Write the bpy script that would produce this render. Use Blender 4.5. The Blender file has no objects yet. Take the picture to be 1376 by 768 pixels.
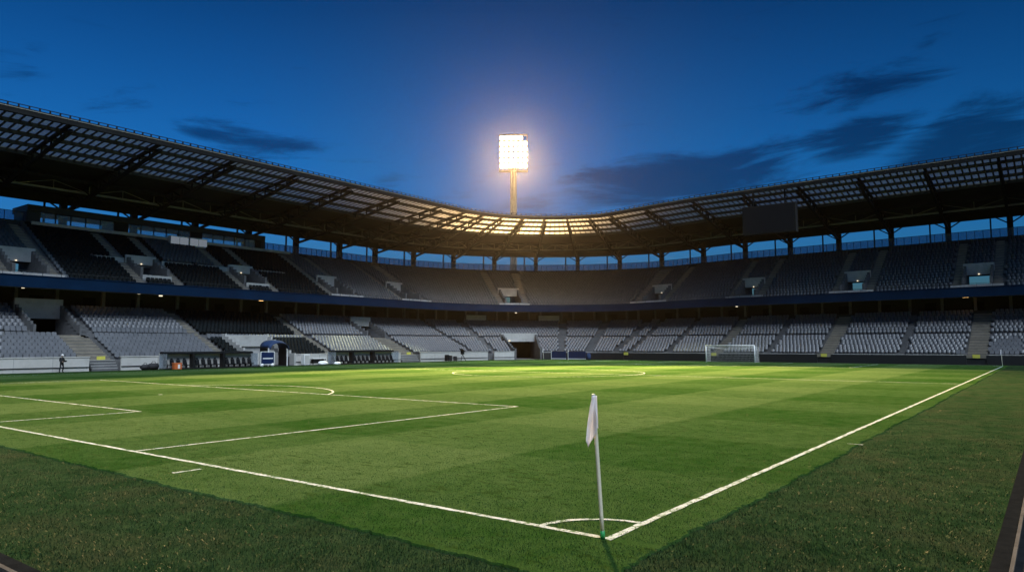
import bpy, math, random
import numpy as np
from mathutils import Vector, Matrix

random.seed(7)
RNG = np.random.default_rng(11)
PI = math.pi
scene = bpy.context.scene
C = scene.collection

# ---------------------------------------------------------------- materials
def new_mat(name):
    m = bpy.data.materials.new(name)
    m.use_nodes = True
    nt = m.node_tree
    for n in list(nt.nodes):
        nt.nodes.remove(n)
    return m, nt, nt.nodes, nt.links

def N(nodes, t, **kw):
    n = nodes.new(t)
    for k, v in kw.items():
        if k in n.inputs.keys():
            n.inputs[k].default_value = v
        else:
            setattr(n, k, v)
    return n

def mixc(nodes, links, fac, a, b):
    n = nodes.new('ShaderNodeMix'); n.data_type = 'RGBA'
    for sock, v in ((n.inputs[0], fac), (n.inputs[6], a), (n.inputs[7], b)):
        if hasattr(v, 'is_linked') or hasattr(v, 'links'):
            links.new(v, sock)
        else:
            sock.default_value = v
    return n.outputs[2]

def rgba(c):
    return (c[0], c[1], c[2], 1.0)

def math_node(nodes, links, op, a, b=None, c=None, clamp=False):
    n = nodes.new('ShaderNodeMath'); n.operation = op; n.use_clamp = clamp
    for i, v in enumerate((a, b, c)):
        if v is None:
            continue
        if hasattr(v, 'links'):
            links.new(v, n.inputs[i])
        else:
            n.inputs[i].default_value = v
    return n.outputs[0]

def surf(name, col, rough=0.6, var=0.25, scale=0.6, bump=0.0, bscale=20.0, metal=0.0, dirt=None, spec=0.5):
    """Principled surface with world-space mottling and wear."""
    m, nt, nd, lk = new_mat(name)
    out = nd.new('ShaderNodeOutputMaterial'); b = nd.new('ShaderNodeBsdfPrincipled')
    lk.new(b.outputs[0], out.inputs[0])
    geo = nd.new('ShaderNodeNewGeometry')
    n1 = N(nd, 'ShaderNodeTexNoise', Scale=scale, Detail=6.0, Roughness=0.62)
    lk.new(geo.outputs['Position'], n1.inputs['Vector'])
    r = nd.new('ShaderNodeValToRGB')
    r.color_ramp.elements[0].position = 0.3; r.color_ramp.elements[1].position = 0.7
    r.color_ramp.elements[0].color = rgba([x * (1 - var) for x in col])
    r.color_ramp.elements[1].color = rgba([min(1, x * (1 + var * 0.7)) for x in col])
    lk.new(n1.outputs['Fac'], r.inputs[0])
    c = r.outputs[0]
    if dirt:
        n2 = N(nd, 'ShaderNodeTexNoise', Scale=scale * 3.1, Detail=8.0, Roughness=0.7)
        lk.new(geo.outputs['Position'], n2.inputs['Vector'])
        f = nd.new('ShaderNodeMapRange'); f.inputs[1].default_value = 0.52; f.inputs[2].default_value = 0.75
        f.inputs[3].default_value = 0.0; f.inputs[4].default_value = 0.7
        lk.new(n2.outputs['Fac'], f.inputs[0])
        c = mixc(nd, lk, f.outputs[0], c, rgba(dirt))
    lk.new(c, b.inputs['Base Color'])
    b.inputs['Roughness'].default_value = rough
    b.inputs['Metallic'].default_value = metal
    b.inputs['Specular IOR Level'].default_value = spec
    if bump:
        n3 = N(nd, 'ShaderNodeTexNoise', Scale=bscale, Detail=4.0)
        lk.new(geo.outputs['Position'], n3.inputs['Vector'])
        bp = nd.new('ShaderNodeBump'); bp.inputs['Strength'].default_value = bump; bp.inputs['Distance'].default_value = 0.02
        lk.new(n3.outputs['Fac'], bp.inputs['Height']); lk.new(bp.outputs[0], b.inputs['Normal'])
    return m

def seat_mat(name, col, var):
    m, nt, nd, lk = new_mat(name)
    out = nd.new('ShaderNodeOutputMaterial'); b = nd.new('ShaderNodeBsdfPrincipled')
    lk.new(b.outputs[0], out.inputs[0])
    geo = nd.new('ShaderNodeNewGeometry')
    wn = nd.new('ShaderNodeTexWhiteNoise'); wn.noise_dimensions = '3D'
    sc = nd.new('ShaderNodeVectorMath'); sc.operation = 'SNAP'; sc.inputs[1].default_value = (0.55, 0.55, 0.4)
    lk.new(geo.outputs['Position'], sc.inputs[0]); lk.new(sc.outputs[0], wn.inputs['Vector'])
    n1 = N(nd, 'ShaderNodeTexNoise', Scale=0.25, Detail=5.0); lk.new(geo.outputs['Position'], n1.inputs['Vector'])
    f = math_node(nd, lk, 'MULTIPLY_ADD', wn.outputs['Value'], 0.5, math_node(nd, lk, 'MULTIPLY', n1.outputs['Fac'], 0.6))
    c = mixc(nd, lk, f, rgba([x * (1 - var) for x in col]), rgba([x * (1 + var) for x in col]))
    lk.new(c, b.inputs['Base Color'])
    b.inputs['Roughness'].default_value = 0.45
    return m

def emit_mat(name, col, strength):
    m, nt, nd, lk = new_mat(name)
    out = nd.new('ShaderNodeOutputMaterial'); e = nd.new('ShaderNodeEmission')
    e.inputs[0].default_value = rgba(col); e.inputs[1].default_value = strength
    lk.new(e.outputs[0], out.inputs[0])
    return m

def glass_mat(name, tint, trans_fac, rough=0.1, translucent=0.0):
    """thin sheet: transparent + (optional) translucent + gloss"""
    m, nt, nd, lk = new_mat(name)
    out = nd.new('ShaderNodeOutputMaterial')
    t = nd.new('ShaderNodeBsdfTransparent'); t.inputs[0].default_value = rgba(tint)
    g = nd.new('ShaderNodeBsdfPrincipled'); g.inputs['Base Color'].default_value = rgba([0.5 * x + 0.1 for x in tint]); g.inputs['Roughness'].default_value = rough
    mx = nd.new('ShaderNodeMixShader'); mx.inputs[0].default_value = trans_fac
    src = g.outputs[0]
    if translucent:
        tl = nd.new('ShaderNodeBsdfTranslucent'); tl.inputs[0].default_value = (0.80, 0.80, 0.78, 1)
        m2 = nd.new('ShaderNodeMixShader'); m2.inputs[0].default_value = translucent
        lk.new(src, m2.inputs[1]); lk.new(tl.outputs[0], m2.inputs[2]); src = m2.outputs[0]
    lk.new(src, mx.inputs[1]); lk.new(t.outputs[0], mx.inputs[2])
    lk.new(mx.outputs[0], out.inputs[0])
    return m

def turf_mat(name, mown):
    m, nt, nd, lk = new_mat(name)
    out = nd.new('ShaderNodeOutputMaterial'); b = nd.new('ShaderNodeBsdfPrincipled')
    lk.new(b.outputs[0], out.inputs[0])
    geo = nd.new('ShaderNodeNewGeometry')
    sep = nd.new('ShaderNodeSeparateXYZ'); lk.new(geo.outputs['Position'], sep.inputs[0])
    pos = geo.outputs['Position']
    big = N(nd, 'ShaderNodeTexNoise', Scale=0.16, Detail=5.0, Roughness=0.6); lk.new(pos, big.inputs['Vector'])
    mid = N(nd, 'ShaderNodeTexNoise', Scale=1.7, Detail=6.0, Roughness=0.68); lk.new(pos, mid.inputs['Vector'])
    fine = N(nd, 'ShaderNodeTexNoise', Scale=34.0, Detail=5.0, Roughness=0.75); lk.new(pos, fine.inputs['Vector'])
    if mown:
        # mowing bands both ways, 5.6 m wide, edges a little wavy
        wob = N(nd, 'ShaderNodeTexNoise', Scale=1.2, Detail=4.0); lk.new(pos, wob.inputs['Vector'])
        def band(sock, w, off):
            a = math_node(nd, lk, 'ADD', sock, off)
            a = math_node(nd, lk, 'MULTIPLY_ADD', wob.outputs['Fac'], 0.30, a)
            a = math_node(nd, lk, 'MULTIPLY', a, PI / w)
            s = math_node(nd, lk, 'SINE', a)
            mr = nd.new('ShaderNodeMapRange'); mr.interpolation_type = 'SMOOTHSTEP'
            mr.inputs[1].default_value = -0.10; mr.inputs[2].default_value = 0.10
            lk.new(s, mr.inputs[0]); return mr.outputs[0]
        bx = math_node(nd, lk, 'MULTIPLY', band(sep.outputs[0], 5.6, -0.15), math_node(nd, lk, 'LESS_THAN', sep.outputs[0], -1.0))      # bands along the touchline: dark from 0 to -5.6
        by = band(sep.outputs[1], 5.5, -0.15)
        k = math_node(nd, lk, 'MULTIPLY_ADD', by, 0.19, math_node(nd, lk, 'MULTIPLY', bx, 0.37))
        k = math_node(nd, lk, 'ADD', k, 0.20)       # 1 = light
        # worn / stressed dots fade the bands
        k = math_node(nd, lk, 'MULTIPLY_ADD', math_node(nd, lk, 'SUBTRACT', big.outputs['Fac'], 0.5), 0.75, k)
        k = math_node(nd, lk, 'MULTIPLY_ADD', math_node(nd, lk, 'SUBTRACT', mid.outputs['Fac'], 0.5), 0.95, k, clamp=True)
        dark, light = (0.015, 0.050, 0.008), (0.068, 0.114, 0.040)
        c = mixc(nd, lk, k, rgba(dark), rgba(light))
        # divots: small scattered dark scuffs, thicker in patches
        dv = N(nd, 'ShaderNodeTexNoise', Scale=3.6, Detail=4.0, Roughness=0.62)
        st = nd.new('ShaderNodeMapping'); st.inputs['Scale'].default_value = (0.55, 1.3, 1)
        lk.new(pos, st.inputs[0]); lk.new(st.outputs[0], dv.inputs['Vector'])
        dvp = N(nd, 'ShaderNodeTexNoise', Scale=0.23, Detail=3.0); lk.new(pos, dvp.inputs['Vector'])
        thr = math_node(nd, lk, 'MULTIPLY_ADD', dvp.outputs['Fac'], 0.35, math_node(nd, lk, 'SUBTRACT', dv.outputs['Fac'], 0.755))
        dm = math_node(nd, lk, 'MULTIPLY', thr, 14.0, clamp=True)
        dm = math_node(nd, lk, 'MULTIPLY', dm, 0.62)
        c = mixc(nd, lk, dm, c, (0.020, 0.042, 0.008, 1))
    else:
        k = math_node(nd, lk, 'MULTIPLY_ADD', math_node(nd, lk, 'SUBTRACT', mid.outputs['Fac'], 0.5), 2.6, 0.45)
        k = math_node(nd, lk, 'MULTIPLY_ADD', math_node(nd, lk, 'SUBTRACT', big.outputs['Fac'], 0.5), 1.0, k, clamp=True)
        c = mixc(nd, lk, k, (0.010, 0.028, 0.010, 1), (0.030, 0.057, 0.024, 1))
        # brownish worn streak beside the pitch edge
        wr = N(nd, 'ShaderNodeTexNoise', Scale=0.55, Detail=6.0, Roughness=0.65); lk.new(pos, wr.inputs['Vector'])
        f = nd.new('ShaderNodeMapRange'); f.inputs[1].default_value = 0.47; f.inputs[2].default_value = 0.68; f.inputs[4].default_value = 0.75
        lk.new(wr.outputs['Fac'], f.inputs[0])
        c = mixc(nd, lk, f.outputs[0], c, (0.038, 0.047, 0.024, 1))
        # a few sanded, bare spots
        sn = N(nd, 'ShaderNodeTexNoise', Scale=0.85, Detail=7.0, Roughness=0.6); mpn = nd.new('ShaderNodeMapping'); mpn.inputs['Location'].default_value = (3.1, 7.7, 0)
        lk.new(pos, mpn.inputs[0]); lk.new(mpn.outputs[0], sn.inputs['Vector'])
        fs = nd.new('ShaderNodeMapRange'); fs.inputs[1].default_value = 0.68; fs.inputs[2].default_value = 0.80; fs.inputs[4].default_value = 0.6
        lk.new(sn.outputs['Fac'], fs.inputs[0]); c = mixc(nd, lk, fs.outputs[0], c, (0.085, 0.095, 0.06, 1))
    # blade-scale speckle
    f2 = nd.new('ShaderNodeMapRange'); f2.inputs[1].default_value = 0.3; f2.inputs[2].default_value = 0.7
    f2.inputs[3].default_value = 0.45; f2.inputs[4].default_value = 1.5
    lk.new(fine.outputs['Fac'], f2.inputs[0])
    mul = nd.new('ShaderNodeMix'); mul.data_type = 'RGBA'; mul.blend_type = 'MULTIPLY'; mul.inputs[0].default_value = 1.0
    lk.new(c, mul.inputs[6]); lk.new(f2.outputs[0], mul.inputs[7])
    lk.new(mul.outputs[2], b.inputs['Base Color'])
    b.inputs['Roughness'].default_value = 0.85; b.inputs['Specular IOR Level'].default_value = 0.0
    bp = nd.new('ShaderNodeBump'); bp.inputs['Strength'].default_value = 0.5; bp.inputs['Distance'].default_value = 0.025
    h = math_node(nd, lk, 'MULTIPLY_ADD', mid.outputs['Fac'], 1.2, fine.outputs['Fac'])
    lk.new(h, bp.inputs['Height']); lk.new(bp.outputs[0], b.inputs['Normal'])
    return m

def chalk_mat(name):
    m, nt, nd, lk = new_mat(name)
    out = nd.new('ShaderNodeOutputMaterial'); b = nd.new('ShaderNodeBsdfPrincipled')
    geo = nd.new('ShaderNodeNewGeometry')
    n = N(nd, 'ShaderNodeTexNoise', Scale=17.0, Detail=5.0, Roughness=0.75); lk.new(geo.outputs['Position'], n.inputs['Vector'])
    n2 = N(nd, 'ShaderNodeTexNoise', Scale=2.5, Detail=4.0, Roughness=0.7); lk.new(geo.outputs['Position'], n2.inputs['Vector'])
    s = math_node(nd, lk, 'MULTIPLY_ADD', n2.outputs['Fac'], 0.5, n.outputs['Fac'])
    f = nd.new('ShaderNodeMapRange'); f.inputs[1].default_value = 0.66; f.inputs[2].default_value = 0.78
    lk.new(s, f.inputs[0])
    c = mixc(nd, lk, f.outputs[0], (0.09, 0.16, 0.06, 1), (0.50, 0.56, 0.58, 1))
    lk.new(c, b.inputs['Base Color']); b.inputs['Roughness'].default_value = 0.9; b.inputs['Specular IOR Level'].default_value = 0.0
    lk.new(b.outputs[0], out.inputs[0])
    return m

M = {}
M['pitch'] = turf_mat('mown_turf', True)
M['rough'] = turf_mat('rough_turf', False)
M['chalk'] = chalk_mat('line_paint')
M['asphalt'] = surf('asphalt', (0.022, 0.024, 0.027), 0.95, 0.3, 3.0, 0.5, 60, spec=0.0)
M['rubber'] = surf('edge_rubber', (0.012, 0.014, 0.016), 0.9, 0.3, 4.0, 0.3, 40, spec=0.0)
M['kerbstone'] = surf('kerb_stone', (0.10, 0.10, 0.098), 0.8, 0.3, 2.0, 0.3, 40, dirt=(0.05, 0.048, 0.045), spec=0.0)
M['concrete'] = surf('terrace_concrete', (0.12, 0.122, 0.128), 0.85, 0.3, 0.5, 0.2, 12, dirt=(0.055, 0.055, 0.055))
M['stair'] = surf('stair_concrete', (0.22, 0.20, 0.165), 0.85, 0.25, 0.8, 0.2, 12, dirt=(0.12, 0.11, 0.09))
M['pale'] = surf('pale_concrete', (0.42, 0.42, 0.41), 0.8, 0.18, 0.5, 0.15, 10, dirt=(0.24, 0.23, 0.21))
M['white'] = surf('white_wall_paint', (0.52, 0.505, 0.48), 0.6, 0.10, 0.35, 0.1, 8, dirt=(0.36, 0.345, 0.32))
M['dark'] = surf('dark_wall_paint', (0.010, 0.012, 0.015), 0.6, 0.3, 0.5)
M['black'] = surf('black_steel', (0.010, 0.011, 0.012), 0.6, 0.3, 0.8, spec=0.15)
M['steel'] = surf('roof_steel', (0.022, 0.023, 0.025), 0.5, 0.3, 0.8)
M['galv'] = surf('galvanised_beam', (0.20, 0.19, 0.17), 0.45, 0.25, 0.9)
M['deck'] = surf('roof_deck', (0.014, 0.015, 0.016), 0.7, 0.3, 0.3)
M['blue'] = surf('navy_fascia', (0.002, 0.017, 0.050), 0.6, 0.25, 0.3, spec=0.08)
M['bluecloth'] = surf('blue_canvas', (0.006, 0.030, 0.10), 0.8, 0.25, 1.5)
M['navy'] = surf('navy_board', (0.008, 0.022, 0.085), 0.4, 0.2, 1.0)
M['whitepaint'] = surf('white_gloss_paint', (0.80, 0.80, 0.80), 0.35, 0.06, 3.0)
M['pole'] = surf('cream_plastic', (0.74, 0.70, 0.58), 0.35, 0.10, 9.0)
M['cloth'] = surf('white_flag_cloth', (0.90, 0.89, 0.93), 0.85, 0.05, 6.0, 0.2, 90)
_nt = M['cloth'].node_tree; _o = [n for n in _nt.nodes if n.type == 'OUTPUT_MATERIAL'][0]; _b = [n for n in _nt.nodes if n.type == 'BSDF_PRINCIPLED'][0]
_t = _nt.nodes.new('ShaderNodeBsdfTranslucent'); _t.inputs[0].default_value = (0.8, 0.8, 0.85, 1); _m = _nt.nodes.new('ShaderNodeMixShader'); _m.inputs[0].default_value = 0.25
_nt.links.new(_b.outputs[0], _m.inputs[1]); _nt.links.new(_t.outputs[0], _m.inputs[2]); _nt.links.new(_m.outputs[0], _o.inputs[0])
M['green'] = surf('green_sleeve', (0.02, 0.30, 0.09), 0.4, 0.15, 20)
M['orange'] = surf('orange_plastic', (0.55, 0.13, 0.03), 0.5, 0.1, 3)
M['yellow'] = surf('yellow_sign_paint', (0.62, 0.58, 0.10), 0.5, 0.1, 5)
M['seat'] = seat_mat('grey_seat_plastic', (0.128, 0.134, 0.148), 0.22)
M['shadedseat'] = seat_mat('grey_seat_plastic_shaded', (0.060, 0.072, 0.086), 0.28)  # same kind of grey seat, upper tier's shade put into the colour
M['darkseat'] = seat_mat('black_seat_plastic', (0.006, 0.009, 0.011), 0.35)
for _n in M['darkseat'].node_tree.nodes:
    if _n.type == 'BSDF_PRINCIPLED': _n.inputs['Roughness'].default_value = 0.75; _n.inputs['Specular IOR Level'].default_value = 0.08
M['skin'] = surf('skin', (0.45, 0.30, 0.22), 0.6, 0.1, 5)
M['clothes'] = surf('dark_clothing', (0.018, 0.018, 0.022), 0.8, 0.3, 8)
M['mastmetal'] = surf('mast_steel', (0.16, 0.145, 0.125), 0.45, 0.2, 0.7, metal=0.0)
M['lampglow'] = emit_mat('floodlamp_glow', (1.0, 0.60, 0.20), 7.0)
M['warmlamp'] = emit_mat('warm_ceiling_lamp', (1.0, 0.55, 0.18), 0.9)
M['palelamp'] = emit_mat('pale_ceiling_lamp', (1.0, 0.86, 0.62), 0.3)
M['skylight'] = glass_mat('polycarbonate_sheet', (0.26, 0.42, 0.54), 0.26, 0.45, 0.05)
M['windscreen'] = glass_mat('tinted_windscreen', (0.52, 0.60, 0.70), 0.84, 0.1)
M['boxglass'] = glass_mat('box_glazing', (0.80, 0.86, 0.92), 0.74, 0.08)
M['glowpane'] = emit_mat('added_glow_pane', (0.72, 0.84, 1.0), 0.05)  # glow added to brighten the white box fronts left dark by shade
M['screenface'] = surf('switched_off_screen', (0.006, 0.007, 0.009), 0.4, 0.2, 0.6, spec=0.2)

# ---------------------------------------------------------------- mesh helpers
class MB:
    def __init__(s):
        s.v = []; s.f = []; s.mi = []
    def quad(s, a, b, c, d, mi=0):
        n = len(s.v); s.v += [tuple(a), tuple(b), tuple(c), tuple(d)]; s.f.append((n, n+1, n+2, n+3)); s.mi.append(mi)
    def hexa(s, p, mi=0):
        """8 points: bottom loop 0-3, top loop 4-7"""
        n = len(s.v); s.v += [tuple(q) for q in p]
        for q in ((3,2,1,0), (4,5,6,7), (0,1,5,4), (1,2,6,5), (2,3,7,6), (3,0,4,7)):
            s.f.append(tuple(n+i for i in q)); s.mi.append(mi)
    def box(s, x0, x1, y0, y1, z0, z1, mi=0):
        s.hexa([(x0,y0,z0),(x1,y0,z0),(x1,y1,z0),(x0,y1,z0),(x0,y0,z1),(x1,y0,z1),(x1,y1,z1),(x0,y1,z1)], mi)
    def bar(s, a, b, w, h=None, mi=0, up=(0,0,1)):
        a = Vector(a); b = Vector(b); h = h or w
        t = (b-a).normalized(); upv = Vector(up)
        if abs(t.dot(upv)) > 0.98: upv = Vector((1,0,0))
        r = t.cross(upv).normalized(); u = r.cross(t)
        p = []
        for e in (a, b):
            p += [e - r*w/2 - u*h/2, e + r*w/2 - u*h/2, e + r*w/2 + u*h/2, e - r*w/2 + u*h/2]
        n = len(s.v); s.v += [tuple(q) for q in p]
        for q in ((3,2,1,0), (4,5,6,7), (0,1,5,4), (1,2,6,5), (2,3,7,6), (3,0,4,7)):
            s.f.append(tuple(n+i for i in q)); s.mi.append(mi)
    def tube(s, pts, rad, seg=10, mi=0, cap=True):
        pts = [Vector(p) for p in pts]
        if not isinstance(rad, (list, tuple)): rad = [rad]*len(pts)
        n0 = len(s.v)
        for i, p in enumerate(pts):
            t = (pts[min(i+1, len(pts)-1)] - pts[max(i-1, 0)]).normalized()
            u = Vector((0,0,1)) if abs(t.z) < 0.95 else Vector((1,0,0))
            r = t.cross(u).normalized(); u = r.cross(t)
            for k in range(seg):
                a = 2*PI*k/seg
                s.v.append(tuple(p + r*math.cos(a)*rad[i] + u*math.sin(a)*rad[i]))
        for i in range(len(pts)-1):
            for k in range(seg):
                a = n0+i*seg+k; b = n0+i*seg+(k+1) % seg
                s.f.append((a, b, b+seg, a+seg)); s.mi.append(mi)
        if cap:
            s.f.append(tuple(n0+k for k in reversed(range(seg)))); s.mi.append(mi)
            m0 = n0+(len(pts)-1)*seg
            s.f.append(tuple(m0+k for k in range(seg))); s.mi.append(mi)
    def lathe(s, prof, c=(0,0,0), seg=14, mi=0):
        s.tube([(c[0], c[1], c[2]+z) for r, z in prof], [r for r, z in prof], seg, mi)
    def build(s, name, mats, parent=None, smooth=False, bevel=0.0):
        me = bpy.data.meshes.new(name)
        me.from_pydata(s.v, [], s.f)
        if not isinstance(mats, (list, tuple)): mats = [mats]
        for m in mats: me.materials.append(m)
        if len(mats) > 1: me.polygons.foreach_set('material_index', s.mi)
        if smooth: me.polygons.foreach_set('use_smooth', [True]*len(me.polygons))
        me.update()
        o = bpy.data.objects.new(name, me); C.objects.link(o)
        if parent is not None: o.parent = parent
        if bevel:
            bv = o.modifiers.new('edge', 'BEVEL'); bv.width = bevel; bv.segments = 2; bv.limit_method = 'ANGLE'
        return o

def tag(o, label, cat, group=None):
    o['label'] = label; o['category'] = cat
    if group: o['group'] = group
    return o

def thing(name, label, cat, loc=(0,0,0), rz=0.0, group=None):
    o = bpy.data.objects.new(name, None); C.objects.link(o)
    o.empty_display_size = 0.3
    o.location = loc; o.rotation_euler = (0, 0, rz)
    return tag(o, label, cat, group)

def struct(o):
    o['kind'] = 'structure'; return o

def dup(root, loc=None, rz=None, label=None, group=None):
    r = root.copy(); C.objects.link(r)
    if loc is not None: r.location = loc
    if rz is not None: r.rotation_euler = (0, 0, rz)
    if label: r['label'] = label
    if group: r['group'] = group
    for ch in list(root.children):
        c = ch.copy(); C.objects.link(c); c.parent = r
        for g in list(ch.children):
            q = g.copy(); C.objects.link(q); q.parent = c
    return r

# ---------------------------------------------------------------- camera
cam_d = bpy.data.cameras.new('camera'); cam = bpy.data.objects.new('camera', cam_d); C.objects.link(cam)
CX, CY, CH, YAW, PIT, FPX, ROLL = 5.194, -9.001, 2.741, 0.646, 0.081, 964.19, -0.001
fw = Vector((-math.sin(YAW)*math.cos(PIT), math.cos(YAW)*math.cos(PIT), math.sin(PIT)))
rt = Vector((math.cos(YAW), math.sin(YAW), 0)); up = rt.cross(fw)
rt, up = rt*math.cos(ROLL) + up*math.sin(ROLL), up*math.cos(ROLL) - rt*math.sin(ROLL)
mw = Matrix((rt, up, -fw)).transposed().to_4x4(); mw.translation = (CX, CY, CH)
cam.matrix_world = mw
cam_d.sensor_width = 36.0; cam_d.lens = 36.0*FPX/1376.0
cam_d.clip_end = 5000.0; cam_d.clip_start = 0.05
scene.camera = cam

# ---------------------------------------------------------------- pitch dimensions and the bowl's path
PL, PW = 97.31, 67.87
XL, YE, R = -75.0, 103.0, 18.0
UA, UB = YE-R, YE-R + R*PI/2          # arc from UA to UB
XC, YC = XL+R, YE-R

def ux(x):                              # u of a point of the far straight
    return UB + (x - XC)

def kz(x):                              # the far stand climbs a little towards its right end
    if x < -60: return 1.0
    if x < -45: return 1.0 + 0.03*(x+60)/15
    return 1.03 + 0.035*(min(x, 30)+45)/48

def P(u, d, z):
    if u <= UA: x, y = XL-d, u
    elif u < UB:
        a = (u-UA)/R; x, y = XC-(R+d)*math.cos(a), YC+(R+d)*math.sin(a)
    else: x, y = XC+(u-UB), YE+d
    if z > 2.0: z = 2.0 + (z-2.0)*kz(x)
    return Vector((x, y, z))

def inward(u):
    if u <= UA: return Vector((1, 0, 0))
    if u < UB:
        a = (u-UA)/R; return Vector((math.cos(a), -math.sin(a), 0))
    return Vector((0, -1, 0))

def usplit(u0, u1, step=2.4):
    """break points of an interval: fine on the arc, coarse on the straights"""
    us = [u0]
    for a in (UA, UB):
        if u0 < a < u1: us.append(a)
    us.append(u1); us = sorted(us); out = [us[0]]
    for a, b in zip(us, us[1:]):
        mid = (a+b)/2
        st = step if UA < mid < UB else 9.0
        n = max(1, int(math.ceil((b-a)/st - 1e-6)))
        out += [a+(b-a)*i/n for i in range(1, n+1)]
    return out

def ubox(mb, u0, u1, d0, d1, z0, z1, mi=0, step=2.4, z0b=None, z1b=None):
    """box swept along the path; z0/z1 at d0, z0b/z1b at d1"""
    z0b = z0 if z0b is None else z0b; z1b = z1 if z1b is None else z1b
    us = usplit(u0, u1, step); n = len(mb.v)
    for u in us:
        mb.v += [tuple(P(u,d0,z0)), tuple(P(u,d1,z0b)), tuple(P(u,d1,z1b)), tuple(P(u,d0,z1))]
    k = len(us)
    for i in range(k-1):
        a = n+4*i
        for q in ((0,1), (1,2), (2,3), (3,0)):
            mb.f.append((a+q[0], a+4+q[0], a+4+q[1], a+q[1])); mb.mi.append(mi)
    mb.f.append((n, n+1, n+2, n+3)); mb.mi.append(mi)
    e = n+4*(k-1); mb.f.append((e+3, e+2, e+1, e)); mb.mi.append(mi)

# tiers: list of (d0, d1, z) treads
LOW = [(1.0+0.85*i, 1.85+0.85*i, 1.15+0.36*i) for i in range(7)] + [(6.95, 8.1, 3.62)] + \
      [(8.1+0.85*j, 8.95+0.85*j, 3.98+0.39*j) for j in range(8)]
UPP = [(9.7+0.85*i, 10.55+0.85*i, 9.6+0.46*i) for i in range(19)]
LOW_END, UPP_END = LOW[-1][1], UPP[-1][1]

U0, U1, U2, U3 = -6.3, 80.1, ux(-51.6), ux(26.34)

# columns / trusses
COLS_MAIN = [3.3+9.6*k for k in range(-1, 9)]
def outer_to_u(t):
    if t < UA-U1: return U1+t
    t -= UA-U1
    if t < 46*PI/2: return UA + R*t/46
    return UB + (t-46*PI/2)
TOT = (UA-U1) + 46*PI/2 + (U2-UB)
COLS_CORNER = [outer_to_u(TOT*k/9) for k in range(1, 9)]
COLS_END = [ux(-51.6+8.66*k) for k in range(0, 10)]

# stairways and openings -------------------------------------------------------
# lower tier: (u0, u1, first row, last row, wide)
LOW_STAIRS = [(8.0, 9.2, 0, 16, 0), (24.1, 27.1, 0, 8, 1), (26.6, 27.9, 7, 16, 0), (39.8, 41.0, 0, 16, 1), (56.3, 57.6, 0, 16, 1),
              (69.2, 73.2, 0, 8, 1), (73.2, 74.4, 7, 16, 0), (86.6, 87.5, 0, 16, 0), (91.4, 92.1, 0, 16, 0), (103.2, 103.9, 0, 16, 0),
              (107.9, 108.6, 0, 16, 0), (112.6, 113.4, 0, 16, 0),
              (ux(-55.0), ux(-53.9), 0, 16, 0), (ux(-47.8), ux(-46.7), 0, 16, 0), (ux(-39.4), ux(-37.9), 0, 16, 1), (ux(-31.0), ux(-30.0), 0, 16, 0), (ux(-22.9), ux(-21.0), 0, 16, 1),
              (ux(-12.5), ux(-11.5), 0, 16, 0), (ux(-4.2), ux(-2.0), 0, 16, 1), (ux(7.0), ux(8.2), 0, 16, 0), (ux(16), ux(18), 0, 16, 1)]
LOW_STAIRS = [(a+0.22, b-0.22, c, d, e) if (not e and a > 86 and b-a > 0.9) else (a, b, c, d, e) for a, b, c, d, e in LOW_STAIRS]
# openings: (u0, u1, first row, last row)
LOW_VOMS = [(22.2, 26.6, 8, 16), (69.6, 73.2, 8, 14)]
PLAYERS = (43.6, 49.6, 0, 6)
TUNNEL = (95.4, 99.8, 0, 8)
LOW_HOLES = LOW_VOMS + [PLAYERS, TUNNEL]
UPP_VOM_U = [5.6, 22.6, 37.4, 52.2, 67.6, 83.0, 97.6, 115.2, ux(-37.3), ux(-20.2), ux(-3.4), ux(13.6)]
UPP_VOMS = []
UPP_STAIRS = []
for i, u in enumerate(UPP_VOM_U):
    sc = R/(R+13) if UA+2 < u < UB-2 else 1.0
    hw = 1.55*sc
    r0, r1 = (4, 9) if i in (2, 3) else (2, 8)
    UPP_VOMS.append((u-hw, u+hw, r0, r1))
    for sgn in (-1, 1):
        c = u + sgn*(hw + 0.95*sc)
        UPP_STAIRS.append((c-0.55*sc, c+0.55*sc, 0, 19))
LEDGES = [(31.6, 35.3), (40.4, 44.9), (45.7, 50.6), (55.6, 60.2)]
DARK_UP = (26.6, 64.6)
DARK_LOW = (41.0, 56.3)

def in_any(u, i, L):
    return any(a < u < b and r0 <= i < r1 for a, b, r0, r1 in [q[:4] for q in L])

# ---------------------------------------------------------------- stands
def terrace(rows, zbase_front, holes, u0, u1, name, parent):
    mb = MB()
    for i, (d0, d1, z) in enumerate(rows):
        cuts = sorted([(max(a, u0), min(b, u1)) for a, b, r0, r1 in [h[:4] for h in holes] if r0 <= i < r1 and b > u0 and a < u1])
        segs = []; c = u0
        for a, b in cuts:
            if a > c: segs.append((c, a))
            c = max(c, b)
        if c < u1: segs.append((c, u1))
        zf = zbase_front if i == 0 else rows[i-1][2]
        for a, b in segs:
            ubox(mb, a, b, d0+0.002, d1, min(zf, z)-0.18, z)
    return mb.build(name, M['concrete'], parent)

def stair_mesh(rows, u0, u1, r0, r1, name, parent, m):
    mb = MB()
    for i in range(r0, min(r1, len(rows))):
        d0, d1, z = rows[i]
        nz = rows[i+1][2] if i+1 < len(rows) else z+0.4
        ubox(mb, u0, u1, d0-0.012, d1-0.36, z-0.10, z+0.012)
        ubox(mb, u0, u1, d1-0.355, d1-0.016, z-0.10, z+(nz-z)*0.52)
    return mb.build(name, m, parent)

def roof_z(d):
    return 26.45 - 0.125*(d-2.0)

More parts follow.
